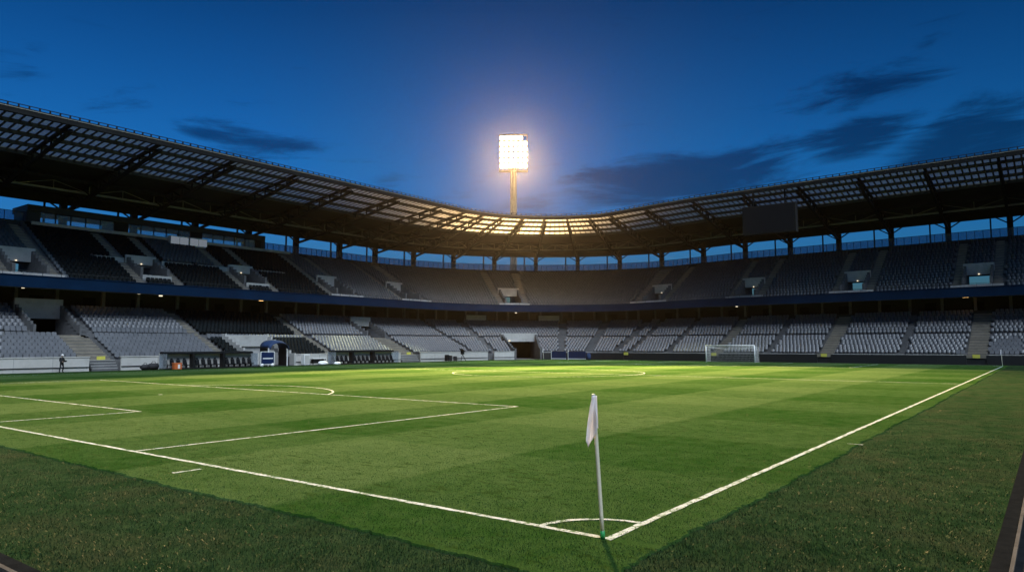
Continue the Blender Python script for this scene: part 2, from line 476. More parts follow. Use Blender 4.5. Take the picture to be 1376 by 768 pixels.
def stand(name, label, u0, u1, cols):
    root = thing(name, label, 'stadium stand', tuple(P((u0+u1)/2, 0, 0)), 0.0)
    inv = Matrix.Translation(-Vector(root.location))
    made = []
    def put(mb, nm, m, parent=None, **kw):
        o = mb.build(nm, m, parent or root, **kw)
        if parent is None: o.location = -Vector(root.location)
        made.append(o); return o
    def fix(o):
        o.location = -Vector(root.location); made.append(o); return o
    inr = lambda q: q[1] > u0 and q[0] < u1 and u0 <= (q[0]+q[1])/2 < u1
    fix(terrace(LOW, 0.0, LOW_HOLES, u0, u1, 'lower_terrace', root))
    fix(terrace(UPP, 9.2, UPP_VOMS, u0, u1, 'upper_terrace', root))
    for a, b, r0, r1, wide in LOW_STAIRS:
        if inr((a, b)): fix(stair_mesh(LOW, a, b, r0, r1, 'stairway', root, M['stair'] if wide else M['concrete']))
    for q in UPP_STAIRS:
        if inr(q): fix(stair_mesh(UPP, q[0], q[1], 0, 19, 'stairway', root, M['stair']))
    # lower concourse: floor, back wall, ceiling slab under the upper tier
    mb = MB(); ubox(mb, u0, u1, LOW_END, 27.5, 6.2, 6.62); put(mb, 'concourse_floor', M['concrete'])
    mb = MB(); ubox(mb, u0, u1, 21.0, 21.3, 6.62, 9.9)
    n = int((u1-u0)/6)
    for k in range(n):                      # shutters and door recesses along the back wall
        a = u0+(k+0.2)*(u1-u0)/n; ubox(mb, a, a+1.6, 20.94, 20.998, 6.66, 8.9, 1)
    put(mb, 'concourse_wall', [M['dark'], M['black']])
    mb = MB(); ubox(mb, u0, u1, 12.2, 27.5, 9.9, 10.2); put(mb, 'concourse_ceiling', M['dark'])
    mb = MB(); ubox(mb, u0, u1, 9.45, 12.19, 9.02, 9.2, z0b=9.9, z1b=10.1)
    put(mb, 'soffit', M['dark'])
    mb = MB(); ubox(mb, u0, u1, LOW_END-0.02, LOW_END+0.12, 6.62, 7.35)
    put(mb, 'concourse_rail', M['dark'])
    for c in [q for q in cols if u0 <= q < u1]:
        for off in (0.0, 4.3):
            mb = MB(); sc = R/(R+15.5) if UA < c < UB else 1
            a = c + off*sc
            if a > u1-0.3: continue
            ubox(mb, a-0.19*sc, a+0.19*sc, 15.2, 15.58, 6.62, 9.9)
            ubox(mb, a-0.4*sc, a+0.4*sc, 15.0, 15.78, 9.5, 9.9)
            put(mb, 'concourse_column', M['concrete'])
    # front edge of the upper tier
    mb = MB(); ubox(mb, u0, u1, 9.2, 9.44, 9.02, 10.28)
    ubox(mb, u0, u1, 9.12, 9.50, 10.28, 10.36)
    put(mb, 'fascia', M['blue'])
    mb = MB()
    us = np.arange(u0+0.8, u1, 1.9)
    for u in us: mb.bar(P(u, 9.3, 10.36), P(u, 9.3, 10.82), 0.04)
    for a, b in zip(us, us[1:]): mb.bar(P(a, 9.3, 10.82), P(b, 9.3, 10.82), 0.045)
    put(mb, 'handrail', M['steel'])
    # rear wall of the upper tier and the glass wind screen
    mb = MB(); ubox(mb, u0, u1, UPP_END, UPP_END+0.3, 17.0, 18.75); ubox(mb, u0, u1, UPP_END+0.3, 28.4, 17.6, 17.9)
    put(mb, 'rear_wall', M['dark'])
    box_a, box_b = 27.0, 62.6
    spans = [(u0, u1)]
    if u0 < box_a < u1: spans = [(u0, box_a), (box_b, u1)]
    for a, b in spans:
        mb = MB(); ubox(mb, a, b, 27.6, 27.63, 17.9, 20.15)
        ws = put(mb, 'windscreen', M['windscreen'])
        mb = MB()
        us = np.arange(a, b, 1.2 if a < UA or a > UB else 1.2)
        t = a
        while t < b:
            mb.bar(P(t, 27.52, 17.9), P(t, 27.52, 20.2), 0.07)
            t += 1.15*(R/(R+27) if UA < t < UB else 1)
        ubox(mb, a, b, 27.47, 27.57, 20.15, 20.22)
        put(mb, 'screen_frame', M['steel'], ws)
    # openings of the upper tier
    for a, b, r0, r1 in UPP_VOMS:
        if not inr((a, b)): continue
        w = b-a; t = 0.11*w
        d0 = UPP[r0][0]; d1 = UPP[r1][0]; zf = UPP[r0][2]-0.03; zt = UPP[r1][2]
        mb = MB()
        ubox(mb, a-t*0.2, b+t*0.2, d0-0.55, d1+4.5, zf-0.25, zf)                     # floor
        for x0, x1 in ((a-t, a-0.002), (b+0.002, b+t)):                                          # side walls climbing with the rows
            for i in range(r0, r1):
                ubox(mb, x0, x1, UPP[i][0]+0.003, UPP[i][1]-0.001, zf-0.2, max(UPP[i][2]+0.95, zf+1.3))
            ubox(mb, x0, x1, d1+0.001, d1+3.5, zf-0.2, zt-0.25)
        ubox(mb, a-t*1.3, b+t*1.3, d1-0.28, d1-0.02, zf+1.98, zt+0.85, 1)                 # lintel
        ubox(mb, a, b, d1-0.01, d1+3.0, zf+2.0, zf+2.15)                                   # passage ceiling
        vm = put(mb, 'vomitory', [M['concrete'], M['pale']])
        mb = MB(); ubox(mb, a-t*(5 if r0 == 2 else 1), b+t*(5 if r0 == 2 else 1), d0-0.62, d0-0.50, UPP[r0-1][2], zf+0.25); put(mb, 'vomitory_kerb', M['pale'])
        mb = MB(); q = P((a+b)/2, d1-0.42, zf+2.0); mb.lathe([(0.01, 0.15), (0.10, 0.12), (0.12, 0.02), (0.05, 0.0)], q, 8); put(mb, 'doorway_lamp', M['palelamp'])
    for a, b, r0, r1 in LOW_VOMS:
        if not inr((a, b)): continue
        d0, d1 = LOW[r0][0], LOW[r1-1][1]; zf = 3.62; zt = LOW[r1-1][2]
        mb = MB()
        ubox(mb, a, b, d0-0.4, d1+6, zf-0.3, zf)
        for x0, x1 in ((a-0.26, a-0.002), (b+0.002, b+0.26)):
            for i in range(r0, r1):
                ubox(mb, x0, x1, LOW[i][0]+0.003, LOW[i][1]-0.001, zf-0.2, LOW[i][2]+1.0, 0)
        ubox(mb, a-0.3, b+0.3, d1-1.2, d1-0.9, zf+2.15, zt+1.35, 1)
        ubox(mb, a, b, d1-0.89, d1+5, zf+2.2, zf+2.35)
        ubox(mb, a, b, d1+4.6, d1+4.8, zf, zf+2.2, 2)
        put(mb, 'vomitory', [M['concrete'], M['pale'], M['dark']])
    # roof -----------------------------------------------------------------
    mb = MB()
    ubox(mb, u0, u1, 13.9, 29.5, roof_z(13.9), roof_z(13.9)+0.22, z0b=roof_z(29.5), z1b=roof_z(29.5)+0.22, step=1.5)
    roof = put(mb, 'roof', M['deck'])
    mb = MB(); us = usplit(u0, u1, 1.5)
    for a, b in zip(us, us[1:]):
        for d0, d1 in ((2.2, 5), (5, 8), (8, 11), (11, 13.88)):
            mb.quad(P(a, d0, roof_z(d0)+0.03), P(b, d0, roof_z(d0)+0.03), P(b, d1, roof_z(d1)+0.03), P(a, d1, roof_z(d1)+0.03))
    put(mb, 'skylight', M['skylight'], roof)
    mb = MB()
    for d in (4.9, 7.9, 10.9, 13.75):
        ubox(mb, u0, u1, d-0.16, d+0.16, roof_z(d)-0.42, roof_z(d)-0.02, step=1.5)
    put(mb, 'purlin', M['steel'], roof)
    mb = MB()
    ubox(mb, u0, u1, 1.75, 2.18, roof_z(2)-0.55, roof_z(2)+0.14, step=1.5)
    t = u0
    while t < u1:                                   # little stubs of the snow rail along the edge
        mb.bar(P(t, 1.95, roof_z(2)+0.14), P(t, 1.95, roof_z(2)+0.42), 0.13)
        t += 0.95*(R/(R+2) if UA < t < UB else 1)
    us = usplit(u0, u1, 1.5)
    for a, b in zip(us, us[1:]): mb.bar(P(a, 1.95, roof_z(2)+0.46), P(b, 1.95, roof_z(2)+0.46), 0.07)
    ubox(mb, u0, u1, 1.70, 1.745, roof_z(2)-0.06, roof_z(2)+0.02, 1, step=1.5)
    put(mb, 'edge_beam', [M['black'], M['galv']], roof)
    # panel ribs
    mb = MB(); t = u0+0.4
    while t < u1:
        sc = R/(R+8) if UA < t < UB else 1.0
        w = 0.11*sc
        n = len(mb.v)
        ubox(mb, t-w, t+w, 2.2, 13.7, roof_z(2.2)-0.07, roof_z(2.2)-0.001, z0b=roof_z(13.7)-0.07, z1b=roof_z(13.7)-0.001)
        t += 0.872*sc
    put(mb, 'panel_rib', M['steel'], roof)
    for c in [q for q in cols if u0-0.01 <= q < u1]:
        mb = MB()
        def ch(d, off): return P(c, d, roof_z(d)-off)
        dep = lambda d: 0.95 + 1.15*min(1.0, (d-2)/20.0)
        nodes = np.linspace(2.3, 28.0, 11)
        for i in range(10):
            a, b = nodes[i], nodes[i+1]
            mb.bar(ch(a, 0.24), ch(b, 0.24), 0.34, 0.34)
            mb.bar(ch(a, dep(a)), ch(b, dep(b)), 0.36, 0.32)
            mb.bar(ch(a, dep(a)), ch(b, 0.24) if i % 2 else ch(b, 0.24), 0.18)
            mb.bar(ch(b, dep(b)), ch(b, 0.24), 0.16)
        put(mb, 'roof_truss', M['black'], roof)
    # longitudinal lattice girder under the covered part, and the deep beam over the rear columns
    mb = MB(); zg = roof_z(22)
    us = usplit(u0, u1, 1.2); us2 = []
    for a, b in zip(us, us[1:]):
        k = max(1, int((b-a)/3.0)); us2 += [a+(b-a)*i/k for i in range(k)]
    us2.append(us[-1])
    for i, (a, b) in enumerate(zip(us2, us2[1:])):
        mb.bar(P(a, 22, zg-1.15), P(b, 22, zg-1.15), 0.30, 0.26)
        mb.bar(P(a, 22, zg-1.15), P(a, 22, zg-0.02), 0.09)
        q = (a, b) if i % 2 else (b, a)
        mb.bar(P(q[0], 22, zg-1.15), P(q[1], 22, zg-0.02), 0.08)
    put(mb, 'gutter_girder', M['galv'], roof)
    mb = MB(); ubox(mb, u0, u1, 27.9, 28.3, 21.95, roof_z(28)-0.03, step=1.5); put(mb, 'rear_beam', M['black'], roof)
    mb = MB(); ubox(mb, u0, u1, 24.3, 24.7, 22.75, 23.05, step=1.5); ubox(mb, u0, u1, 18.2, 18.5, 23.35, 23.7, step=1.5); put(mb, 'service_rail', M['black'], roof)
    # columns with their forked heads
    for c in [q for q in cols if u0-0.01 <= q < u1]:
        mb = MB(); sc = R/(R+28) if UA < c < UB else 1
        ubox(mb, c-0.42*sc, c+0.42*sc, 28.45, 29.2, 0.0, 22.6)
        mb.bar(P(c, 28.2, 20.9), P(c-2.0*sc, 28.2, 22.1), 0.18); mb.bar(P(c, 28.2, 20.9), P(c+2.0*sc, 28.2, 22.1), 0.18)
        mb.bar(P(c, 28.8, 20.9), P(c, 28.2, 20.9), 0.2)
        put(mb, 'column', M['black'])
        mb = MB(); a = c-2.6*sc
        mb.bar(P(a, 28.1, 17.9), P(a, 28.1, 21.95), 0.22); put(mb, 'stub_post', M['black'])
    # end walls of the rear void and outer facade stub
    mb = MB(); ubox(mb, u0, u1, 27.5, 27.8, 0, 6.2); put(mb, 'outer_wall', M['dark'])
    return root, put

main, put_main = stand('main_stand', 'long two-tier stand on the left with team shelters and glazed boxes', U0, U1, COLS_MAIN)
corner, put_corner = stand('corner_stand', 'curved two-tier corner stand with dark vehicle tunnel below the floodlight', U1, U2, [U1+0.3]+COLS_CORNER)
end, put_end = stand('end_stand', 'straight two-tier stand behind the far goal with a hanging screen', U2, U3, COLS_END)
main['label'] = 'long two-tier stand with black seat blocks, team shelters and glazed boxes'

# unseen opposite half of the bowl, added only to cast shade: stands turned round
for src, lb in ((main, 'unseen opposite two-tier stand behind the camera, added to cast shade'), (corner, 'unseen curved corner stand behind the camera, added to cast shade'), (end, 'unseen goal-end stand behind the camera, added to cast shade')):
    r = src.copy(); C.objects.link(r); r['label'] = lb
    l = src.location; r.location = (-PW+17.0-l.x, PL-17.0-l.y, 0); r.rotation_euler = (0, 0, PI)
    for ch in list(src.children):
        if ch.name.split('.')[0] in ('lower_terrace', 'upper_terrace', 'roof', 'fascia', 'concourse_ceiling', 'rear_wall', 'soffit'):
            c = ch.copy(); C.objects.link(c); c.parent = r
            for g_ in list(ch.children):
                if g_.name.split('.')[0] in ('skylight', 'purlin', 'rear_beam', 'edge_beam'):
                    q = g_.copy(); C.objects.link(q); q.parent = c
# main stand extras: pale ledges, the row of glazed boxes
for a, b in LEDGES:
    mb = MB(); ubox(mb, a, b, UPP[9][0]-0.02, UPP[9][0]+0.22, UPP[8][2], UPP[9][2]+0.42); put_main(mb, 'divider_wall', M['pale'])
mb = MB(); ubox(mb, 27.2, 67.0, UPP_END-0.30, UPP_END+0.32, 18.40, 18.80); put_main(mb, 'rear_ledge', M['pale'])
mb = MB()
ubox(mb, 27.0, 62.6, 26.7, 31.5, 17.95, 18.3)
ubox(mb, 27.0, 62.6, 26.5, 31.8, 20.35, 21.15)
ubox(mb, 27.0, 28.6, 26.75, 31, 18.3, 20.35); ubox(mb, 62.0, 62.6, 26.75, 31, 18.3, 20.35)
bx = put_main(mb, 'glazed_box', M['dark'])
t = 28.6; k = 0
while t < 62.0:
    w = 1.9
    mb = MB()
    if k % 6 == 5:
        ubox(mb, t, t+w, 26.8, 31, 18.3, 20.35); put_main(mb, 'box_pier', M['black'], bx)
    else:
        ubox(mb, t+0.09, t+w-0.09, 26.9, 26.93, 18.85, 20.25, 0)
        ubox(mb, t-0.06, t+0.06, 26.84, 26.99, 18.3, 20.35, 1); ubox(mb, t, t+w, 26.86, 26.97, 18.3, 18.85, 1)
        put_main(mb, 'window', [M['boxglass'], M['black']], bx)
    t += w; k += 1
for a in (45.2, 48.2):
    mb = MB(); ubox(mb, a, a+2.8, UPP_END-1.3, UPP_END-0.35, 17.7, 18.95); ubox(mb, a-0.05, a+2.85, UPP_END-1.36, UPP_END-0.30, 18.95, 19.03)
    cb = put_main(mb, 'commentary_box', M['whitepaint'])
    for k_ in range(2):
        mb = MB(); ubox(mb, a+0.06+1.4*k_, a+1.34+1.4*k_, UPP_END-1.34, UPP_END-1.302, 17.85, 18.9); put_main(mb, 'glow_panel', M['glowpane'], cb)  # added glowing panels that lift the shaded box front
# corner tunnel
a, b = TUNNEL[:2]
mb = MB(); sc = 1.0
ubox(mb, a-0.02, b+0.02, -0.02, 16, -0.1, 0.02)
for x0, x1 in ((a-0.3, a-0.002), (b+0.002, b+0.3)):
    for i in range(0, 8):
        ubox(mb, x0, x1, LOW[i][0]+0.003, LOW[i][1]-0.001, 0, LOW[i][2]+1.0)
    ubox(mb, x0, x1, 0.0, 0.999, 0, 2.0); ubox(mb, x0, x1, 8.1, 15, 0, 3.9)
ubox(mb, a-0.35, b+0.35, 7.3, 7.7, 3.25, 4.85, 1)
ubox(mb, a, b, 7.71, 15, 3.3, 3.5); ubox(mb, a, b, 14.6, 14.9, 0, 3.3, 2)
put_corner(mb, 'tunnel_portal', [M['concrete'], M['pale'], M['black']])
mb = MB(); ubox(mb, a+0.1, a+1.0, 7.18, 7.28, 3.30, 3.52); put_corner(mb, 'tunnel_lamp', M['palelamp'])
# pale panels along the corner concourse
for a in (92.6, 100.8):
    mb = MB(); ubox(mb, a, a+2.3, 14.97, 15.1, 7.36, 8.5); put_corner(mb, 'concourse_screen', M['pale'])

# ---------------------------------------------------------------- seats
def seat_geo():
    """tip-up seat facing +x, tread at z = 0, origin under the middle"""
    mb = MB()
    # back shell: rounded top, slightly reclined
    pts = [(-0.245, 0.34), (0.245, 0.34), (0.245, 0.72), (0.18, 0.82), (-0.18, 0.82), (-0.245, 0.72)]
    n = len(mb.v)
    for t in (0.0, 0.045):
        for y, z in pts: mb.v.append((-0.20 - 0.16*(z-0.36) - t, y, z))
    k = len(pts)
    mb.f.append(tuple(range(n, n+k))); mb.f.append(tuple(n+2*k-1-i for i in range(k)))
    for i in range(k): j = (i+1) % k; mb.f.append((n+i, n+k+i, n+k+j, n+j))
    # folded pan in front of it
    n = len(mb.v)
    pan = [(-0.22, 0.26), (0.22, 0.26), (0.215, 0.64), (-0.215, 0.64)]
    for t in (0.0, 0.05):
        for y, z in pan: mb.v.append((-0.09 - 0.22*(z-0.33) - t, y, z))
    mb.f.append((n, n+1, n+2, n+3)); mb.f.append((n+7, n+6, n+5, n+4))
    for i in range(4): j = (i+1) % 4; mb.f.append((n+i, n+4+i, n+4+j, n+j))
    # bracket
    n = len(mb.v)
    for x, y, z in ((-0.24, -0.12, 0.10), (-0.24, 0.12, 0.10), (-0.16, 0.12, 0.40), (-0.16, -0.12, 0.40)): mb.v.append((x, y, z))
    mb.f.append((n, n+1, n+2, n+3))
    return mb.v, mb.f

seat_v, seat_f = seat_geo()
seat_spots = []      # (x, y, z, angle, dark, pan jitter)
def add_seats(tier, rows, skip_rows, stairs, holes, dark_fn, extra_skip=None):
    for i, (d0, d1, z) in enumerate(rows):
        if i in skip_rows: continue
        d = d0 + 0.52
        u = U0+0.4
        while u < U3-0.4:
            sc = R/(R+d) if UA < u < UB else 1.0
            hw = 0.26*sc
            ok = not (in_any(u-hw, i, stairs) or in_any(u+hw, i, stairs) or in_any(u-hw-0.25*sc, i, holes) or in_any(u+hw+0.25*sc, i, holes))
            if ok and extra_skip and extra_skip(u, i): ok = False
            if ok:
                p = P(u, d, z); nrm = inward(u)
                seat_spots.append((p.x, p.y, p.z, math.atan2(nrm.y, nrm.x), dark_fn(u, i), tier))
            u += 0.545*sc
low_dark = lambda u, i: DARK_LOW[0] < u < DARK_LOW[1] and i != 6
def upp_dark(u, i):
    if not (DARK_UP[0] < u < DARK_UP[1]): return False
    if 41.0 < u < 50.5 and i >= 10: return False
    return True
add_seats(0, LOW, {7}, LOW_STAIRS, LOW_HOLES, low_dark)
add_seats(1, UPP, set(), UPP_STAIRS, UPP_VOMS, upp_dark, lambda u, i: (i == 9 and any(a-0.2 < u < b+0.2 for a, b in LEDGES)) or (i >= 17 and 45.0 < u < 51.2))
S = np.array([s[:4] for s in seat_spots]); S[:, 3] += RNG.normal(0, 0.035, len(S)); S[:, 2] += RNG.normal(0, 0.008, len(S)); dark = np.array([s[4] for s in seat_spots]); tier_ = np.array([s[5] for s in seat_spots])
camp = np.array([CX, CY, CH])
rel = S[:, :3]-camp
F_, R_, U_ = np.array(fw), np.array(rt), np.array(up)
dep = rel@F_; px = 688+FPX*(rel@R_)/np.maximum(dep, 1); py = 384-FPX*(rel@U_)/np.maximum(dep, 1)
inview = (dep > 1) & (px > 4) & (px < 1372)
front_low = (S[:, 2] < 4.0)
score = np.where(inview & ~dark & front_low, 1.0/np.maximum(dep, 1), 0)
order = np.argsort(-score)[:300]
single = np.zeros(len(S), bool); single[order] = True
# the 300 nearest seats, each an object of its own
me = bpy.data.meshes.new('stadium_seat'); me.from_pydata(seat_v, [], seat_f); me.materials.append(M['seat']); me.update()
proto = bpy.data.objects.new('stadium_seat', me)
tag(proto, 'pale grey tip-up seat in the nearest rows of the lower tier above the white wall', 'seat', 'grey seats of the nearest lower tier block')
for n, i in enumerate(order):
    o = proto if n == 0 else proto.copy()
    o.location = S[i, :3]; o.rotation_euler = (0, 0, S[i, 3]); C.objects.link(o)
# the rest: thousands of seats in one object
rest = np.nonzero(~single)[0]
SV = np.array(seat_v); nv = len(SV)
ca, sa = np.cos(S[rest, 3]), np.sin(S[rest, 3])
X = SV[None, :, 0]*ca[:, None] - SV[None, :, 1]*sa[:, None] + S[rest, 0][:, None]
Y = SV[None, :, 0]*sa[:, None] + SV[None, :, 1]*ca[:, None] + S[rest, 1][:, None]
Z = np.repeat(SV[None, :, 2], len(rest), 0) + S[rest, 2][:, None]
allv = np.stack([X, Y, Z], 2).reshape(-1, 3).astype(np.float32)
loops, starts, tot, mi = [], [], [], []
fl = [list(f) for f in seat_f]; base_loops = np.concatenate([np.array(f) for f in fl]); cnt = np.array([len(f) for f in fl])
L = (base_loops[None, :] + (np.arange(len(rest))*nv)[:, None]).reshape(-1)
T = np.tile(cnt, len(rest)); St = np.concatenate([[0], np.cumsum(T)[:-1]])
me = bpy.data.meshes.new('seat_rows')
me.vertices.add(len(allv)); me.vertices.foreach_set('co', allv.reshape(-1))
me.loops.add(len(L)); me.loops.foreach_set('vertex_index', L.astype(np.int32))
me.polygons.add(len(T)); me.polygons.foreach_set('loop_start', St.astype(np.int32))
me.materials.append(M['seat']); me.materials.append(M['darkseat']); me.materials.append(M['shadedseat'])
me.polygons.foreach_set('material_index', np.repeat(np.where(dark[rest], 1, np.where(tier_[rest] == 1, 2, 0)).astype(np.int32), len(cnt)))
me.update(calc_edges=True); me.validate()
seats = bpy.data.objects.new('seat_rows', me); C.objects.link(seats)
seats['kind'] = 'stuff'; tag(seats, 'thousands of grey and black tip-up seats filling both tiers of the bowl', 'seats')

# ---------------------------------------------------------------- perimeter walls
def white_wall(u0, u1, label):
    t = thing('perimeter_wall', label, 'wall', tuple(P((u0+u1)/2, 0, 0)), 0, 'white walls along the main stand')
    mb = MB()
    ubox(mb, u0, u1, 0.0, 0.22, 0.0, 1.42)
    n = max(1, int((u1-u0)/3.2))
    for k in range(1, n):
        a = u0+(u1-u0)*k/n; ubox(mb, a-0.03, a+0.03, -0.03, 0.0, 0.06, 1.40, 1)
    o = mb.build('wall_panel', [M['white'], M['pale']], t); o.location = -Vector(t.location)
    mb = MB(); ubox(mb, u0-0.05, u1+0.05, -0.05, 0.30, 1.42, 1.52); o = mb.build('coping', M['white'], t); o.location = -Vector(t.location)
    mb = MB(); ubox(mb, u0, u1, -0.07, -0.002, 0.40, 0.47); o = mb.build('bumper_rail', M['dark'], t); o.location = -Vector(t.location)
    return t
white_wall(-6.3, 24.4, 'long white wall below the nearest grey seats with a person in front')
white_wall(27.6, 43.4, 'white wall behind the nearer team shelter')
white_wall(49.9, 69.0, 'white wall between the blue tunnel canopy and the second stairs')
white_wall(73.4, 89.6, 'white wall with a camera tripod in front near the corner')
white_wall(91.0, 95.0, 'short white wall beside the dark corner tunnel')
def dark_wall(u0, u1, label):
    t = thing('perimeter_wall', label, 'wall', tuple(P((u0+u1)/2, 0, 0)), 0, 'dark boards along the far stand')
    mb = MB(); ubox(mb, u0, u1, 0.0, 0.16, 0.0, 1.24)
    n = max(1, int((u1-u0)/3.0))
    for k in range(1, n):
        a = u0+(u1-u0)*k/n; ubox(mb, a-0.02, a+0.02, -0.012, 0.0, 0.05, 1.2)
    o = mb.build('board_panel', M['dark'], t); o.location = -Vector(t.location)
    mb = MB(); ubox(mb, u0, u1, 0.165, 0.5, 0.9, 1.33); o = mb.build('coping', M['pale'], t); o.location = -Vector(t.location)
gates = [(-54.9, -54.0), (-39.4, -37.9), (-22.9, -21.0), (-4.2, -2.0), (16, 18)]
pts = [100.2] + [v for a, b in gates for v in (ux(a), ux(b))] + [U3]
names = ['dark boards between the corner tunnel and the first yellow gate', 'dark boards running up to the back of the far goal', 'dark boards from the far goal to the wide pale stairs',
         'dark boards between the two wide pale stairs of the far stand', 'dark boards behind the far corner flag', 'last dark boards beyond the far corner flag']
for k in range(0, len(pts), 2):
    dark_wall(pts[k], pts[k+1], names[k//2])
# gates with a yellow plate
glabs = ['yellow plate on the gate beside the far corner tunnel blocks', 'yellow plate seen through the far goal net', 'yellow plate at the foot of the wide stairs beyond the far goal', 'yellow plate at the foot of the stairs by the far corner flag', 'yellow plate on the last gate of the far stand']
for (a, b), lb in zip(gates, glabs):
    t = thing('stair_gate', lb, 'gate', tuple(P(ux((a+b)/2), 0.1, 0)), 0, 'gates at the foot of the stairs')
    w = b-a; mb = MB()
    mb.box(-w/2+0.01, w/2-0.01, 0.0, 0.06, 0.05, 0.85); o = mb.build('gate_panel', M['dark'], t)
    mb = MB(); mb.box(-w/2-0.3, w/2+0.3, -0.08, -0.014, 0.86, 1.30); o = mb.build('gate_rail', M['stair'], t)
    mb = MB(); mb.box(-0.42, 0.42, -0.12, -0.085, 0.88, 1.34); o = mb.build('sign_plate', M['yellow'], t)
for u, lb in ((25.6, 'yellow plate on the nearest concrete stairs down to the pitch'), (71.3, 'yellow plate on the stairs between the second shelter and tripod')):
    wu = 24.7 if u < 50 else 69.4; wv = 27.3 if u < 50 else 73.1
    t = thing('pitch_steps', lb.replace('yellow plate on', 'grey steps with a yellow plate at') if False else ('grey concrete steps with a yellow plate between two white walls nearest the camera' if u < 50 else 'grey concrete steps with a yellow plate beyond the second team shelter'), 'steps', tuple(P(u, 0, 0)), 0)
    mb = MB()
    for k in range(4):
        ubox(mb, wu, wv, 0.05+0.26*k, 1.0, 0.0, 0.28*(k+1), 0)
        ubox(mb, wu, wv, 0.03+0.26*k, 0.07+0.26*k, 0.28*(k+1)-0.05, 0.28*(k+1)+0.01, 1)
    o = mb.build('step_block', [M['concrete'], M['pale']], t); o.location = -Vector(t.location)
    mb = MB(); ubox(mb, u-0.1, u+0.75, 0.9, 0.94, 1.15, 1.52); o = mb.build('sign_plate', M['yellow'], t); o.location = -Vector(t.location)

# ---------------------------------------------------------------- ground, pitch, lines
def sheet(name, x0, x1, y0, y1, z, m, nx=1, ny=1):
    mb = MB()
    for i in range(nx):
        for j in range(ny):
            a, b = x0+(x1-x0)*i/nx, x0+(x1-x0)*(i+1)/nx; c, d = y0+(y1-y0)*j/ny, y0+(y1-y0)*(j+1)/ny
            mb.quad((a, c, z), (b, c, z), (b, d, z), (a, d, z))
    return struct(mb.build(name, m))
sheet('ground', -900, 900, -900, 900, -0.05, M['asphalt'])
# rough turf around the pitch
sheet('turf_apron', XL+0.02, 4.42, -5.30, YE-0.02, -0.004, M['rough'])
# mown pitch: slightly proud, with a ragged edge
def ragged(n, a, b, amp, seed):
    r = np.random.default_rng(seed); t = np.linspace(a, b, n)
    w = sum(np.sin(t*f+r.uniform(0, 6))*g for f, g in ((0.31, 0.35), (1.1, 0.25), (3.7, 0.2), (9.0, 0.16), (23, 0.12)))
    return t, w*amp + r.normal(0, amp*0.18, n)
tx, wx = ragged(1400, -PW-3.0, 0.85, 0.10, 3)       # near edge, along x at y ~ -1.6
ty, wy = ragged(1400, -1.6, PL+3.0, 0.10, 4)        # right edge, along y at x ~ 0.85
outline = [(x, -1.62+w-0.25*max(0, (x+3)/4), 0) for x, w in zip(tx[:-3], wx[:-3])] + [(0.85+w-0.0045*y, y, 0) for y, w in zip(ty[3:], wy[3:])] + [(-PW-3.0, PL+3.0, 0)]
mb = MB()
n = len(outline)
mb.v = [(x, y, 0.022) for x, y, z in outline] + [(x+(0.05 if i > len(tx) else 0), y-(0.05 if i < len(tx) else 0), -0.02) for i, (x, y, z) in enumerate(outline)]
mb.f = [tuple(range(n))] + [(i+n, (i+1) % n+n, (i+1) % n, i) for i in range(n)]
mb.mi = [0]*len(mb.f)
struct(mb.build('pitch', M['pitch']))
ZP = 0.028
LW = 0.115
lines = MB()
def strip(pts, w, closed=False, z=ZP):
    pts = [Vector((p[0], p[1])) for p in pts]; k = len(pts); e = []
    r = random.Random(len(pts)+int(w*1000))
    for i, p in enumerate(pts):
        if closed: a, b = pts[i-1], pts[(i+1) % k]
        else: a, b = pts[max(i-1, 0)], pts[min(i+1, k-1)]
        t = (b-a).normalized(); nrm = Vector((-t.y, t.x))
        j1 = w/2*(1+r.gauss(0, 0.11)); j2 = w/2*(1+r.gauss(0, 0.11))
        e.append((p+nrm*j1, p-nrm*j2))
    for i in range(k if closed else k-1):
        (a, b), (c, d) = e[i], e[(i+1) % k]
        lines.quad((b.x, b.y, z), (d.x, d.y, z), (c.x, c.y, z), (a.x, a.y, z))
def line(x0, y0, x1, y1, w=LW, z=ZP):
    L = math.hypot(x1-x0, y1-y0); n = max(2, int(L/0.25))
    strip([(x0+(x1-x0)*i/n, y0+(y1-y0)*i/n) for i in range(n+1)], w, z=z)
def arc(cx, cy, r, a0, a1, w=LW, z=ZP):
    n = max(8, int(abs(a1-a0)*r/0.2))
    strip([(cx+r*math.cos(a0+(a1-a0)*i/n), cy+r*math.sin(a0+(a1-a0)*i/n)) for i in range(n+1)], w, z=z)
HW = PW/2; h = LW/2
line(h, -h+h, h-h, PL)                                   # right touchline
line(-PW, h, -h-0.002, h)                                 # near goal line
line(-PW+0, LW+0.002, -PW, PL-LW)
line(-PW, PL, -h-0.002, PL)
line(-PW+h+0.002, PL/2, -h-0.002, PL/2)
z2 = ZP+0.004
arc(-HW, PL/2, 9.15, 0, 2*PI, 0.10, z=z2)
for s in (0, 1):
    f = (lambda y: y) if s == 0 else (lambda y: PL-y)
    line(-HW+20.16, f(LW+0.004), -HW+20.16, f(16.5-h-0.002)); line(-HW-20.16, f(LW+0.004), -HW-20.16, f(16.5-h-0.002)); line(-HW-20.16-h, f(16.5), -HW+20.16+h, f(16.5))
    line(-HW+9.16, f(LW+0.004), -HW+9.16, f(5.5-h-0.002)); line(-HW-9.16, f(LW+0.004), -HW-9.16, f(5.5-h-0.002)); line(-HW-9.16-h, f(5.5), -HW+9.16+h, f(5.5))
    a = math.acos(5.5/9.15)
    if s == 0: arc(-HW, 11, 9.15, PI/2-a, PI/2+a, z=z2)
    else: arc(-HW, PL-11, 9.15, -PI/2-a, -PI/2+a, z=z2)
    arc(-HW, f(11), 0.06, 0, 2*PI, 0.12, z=z2)
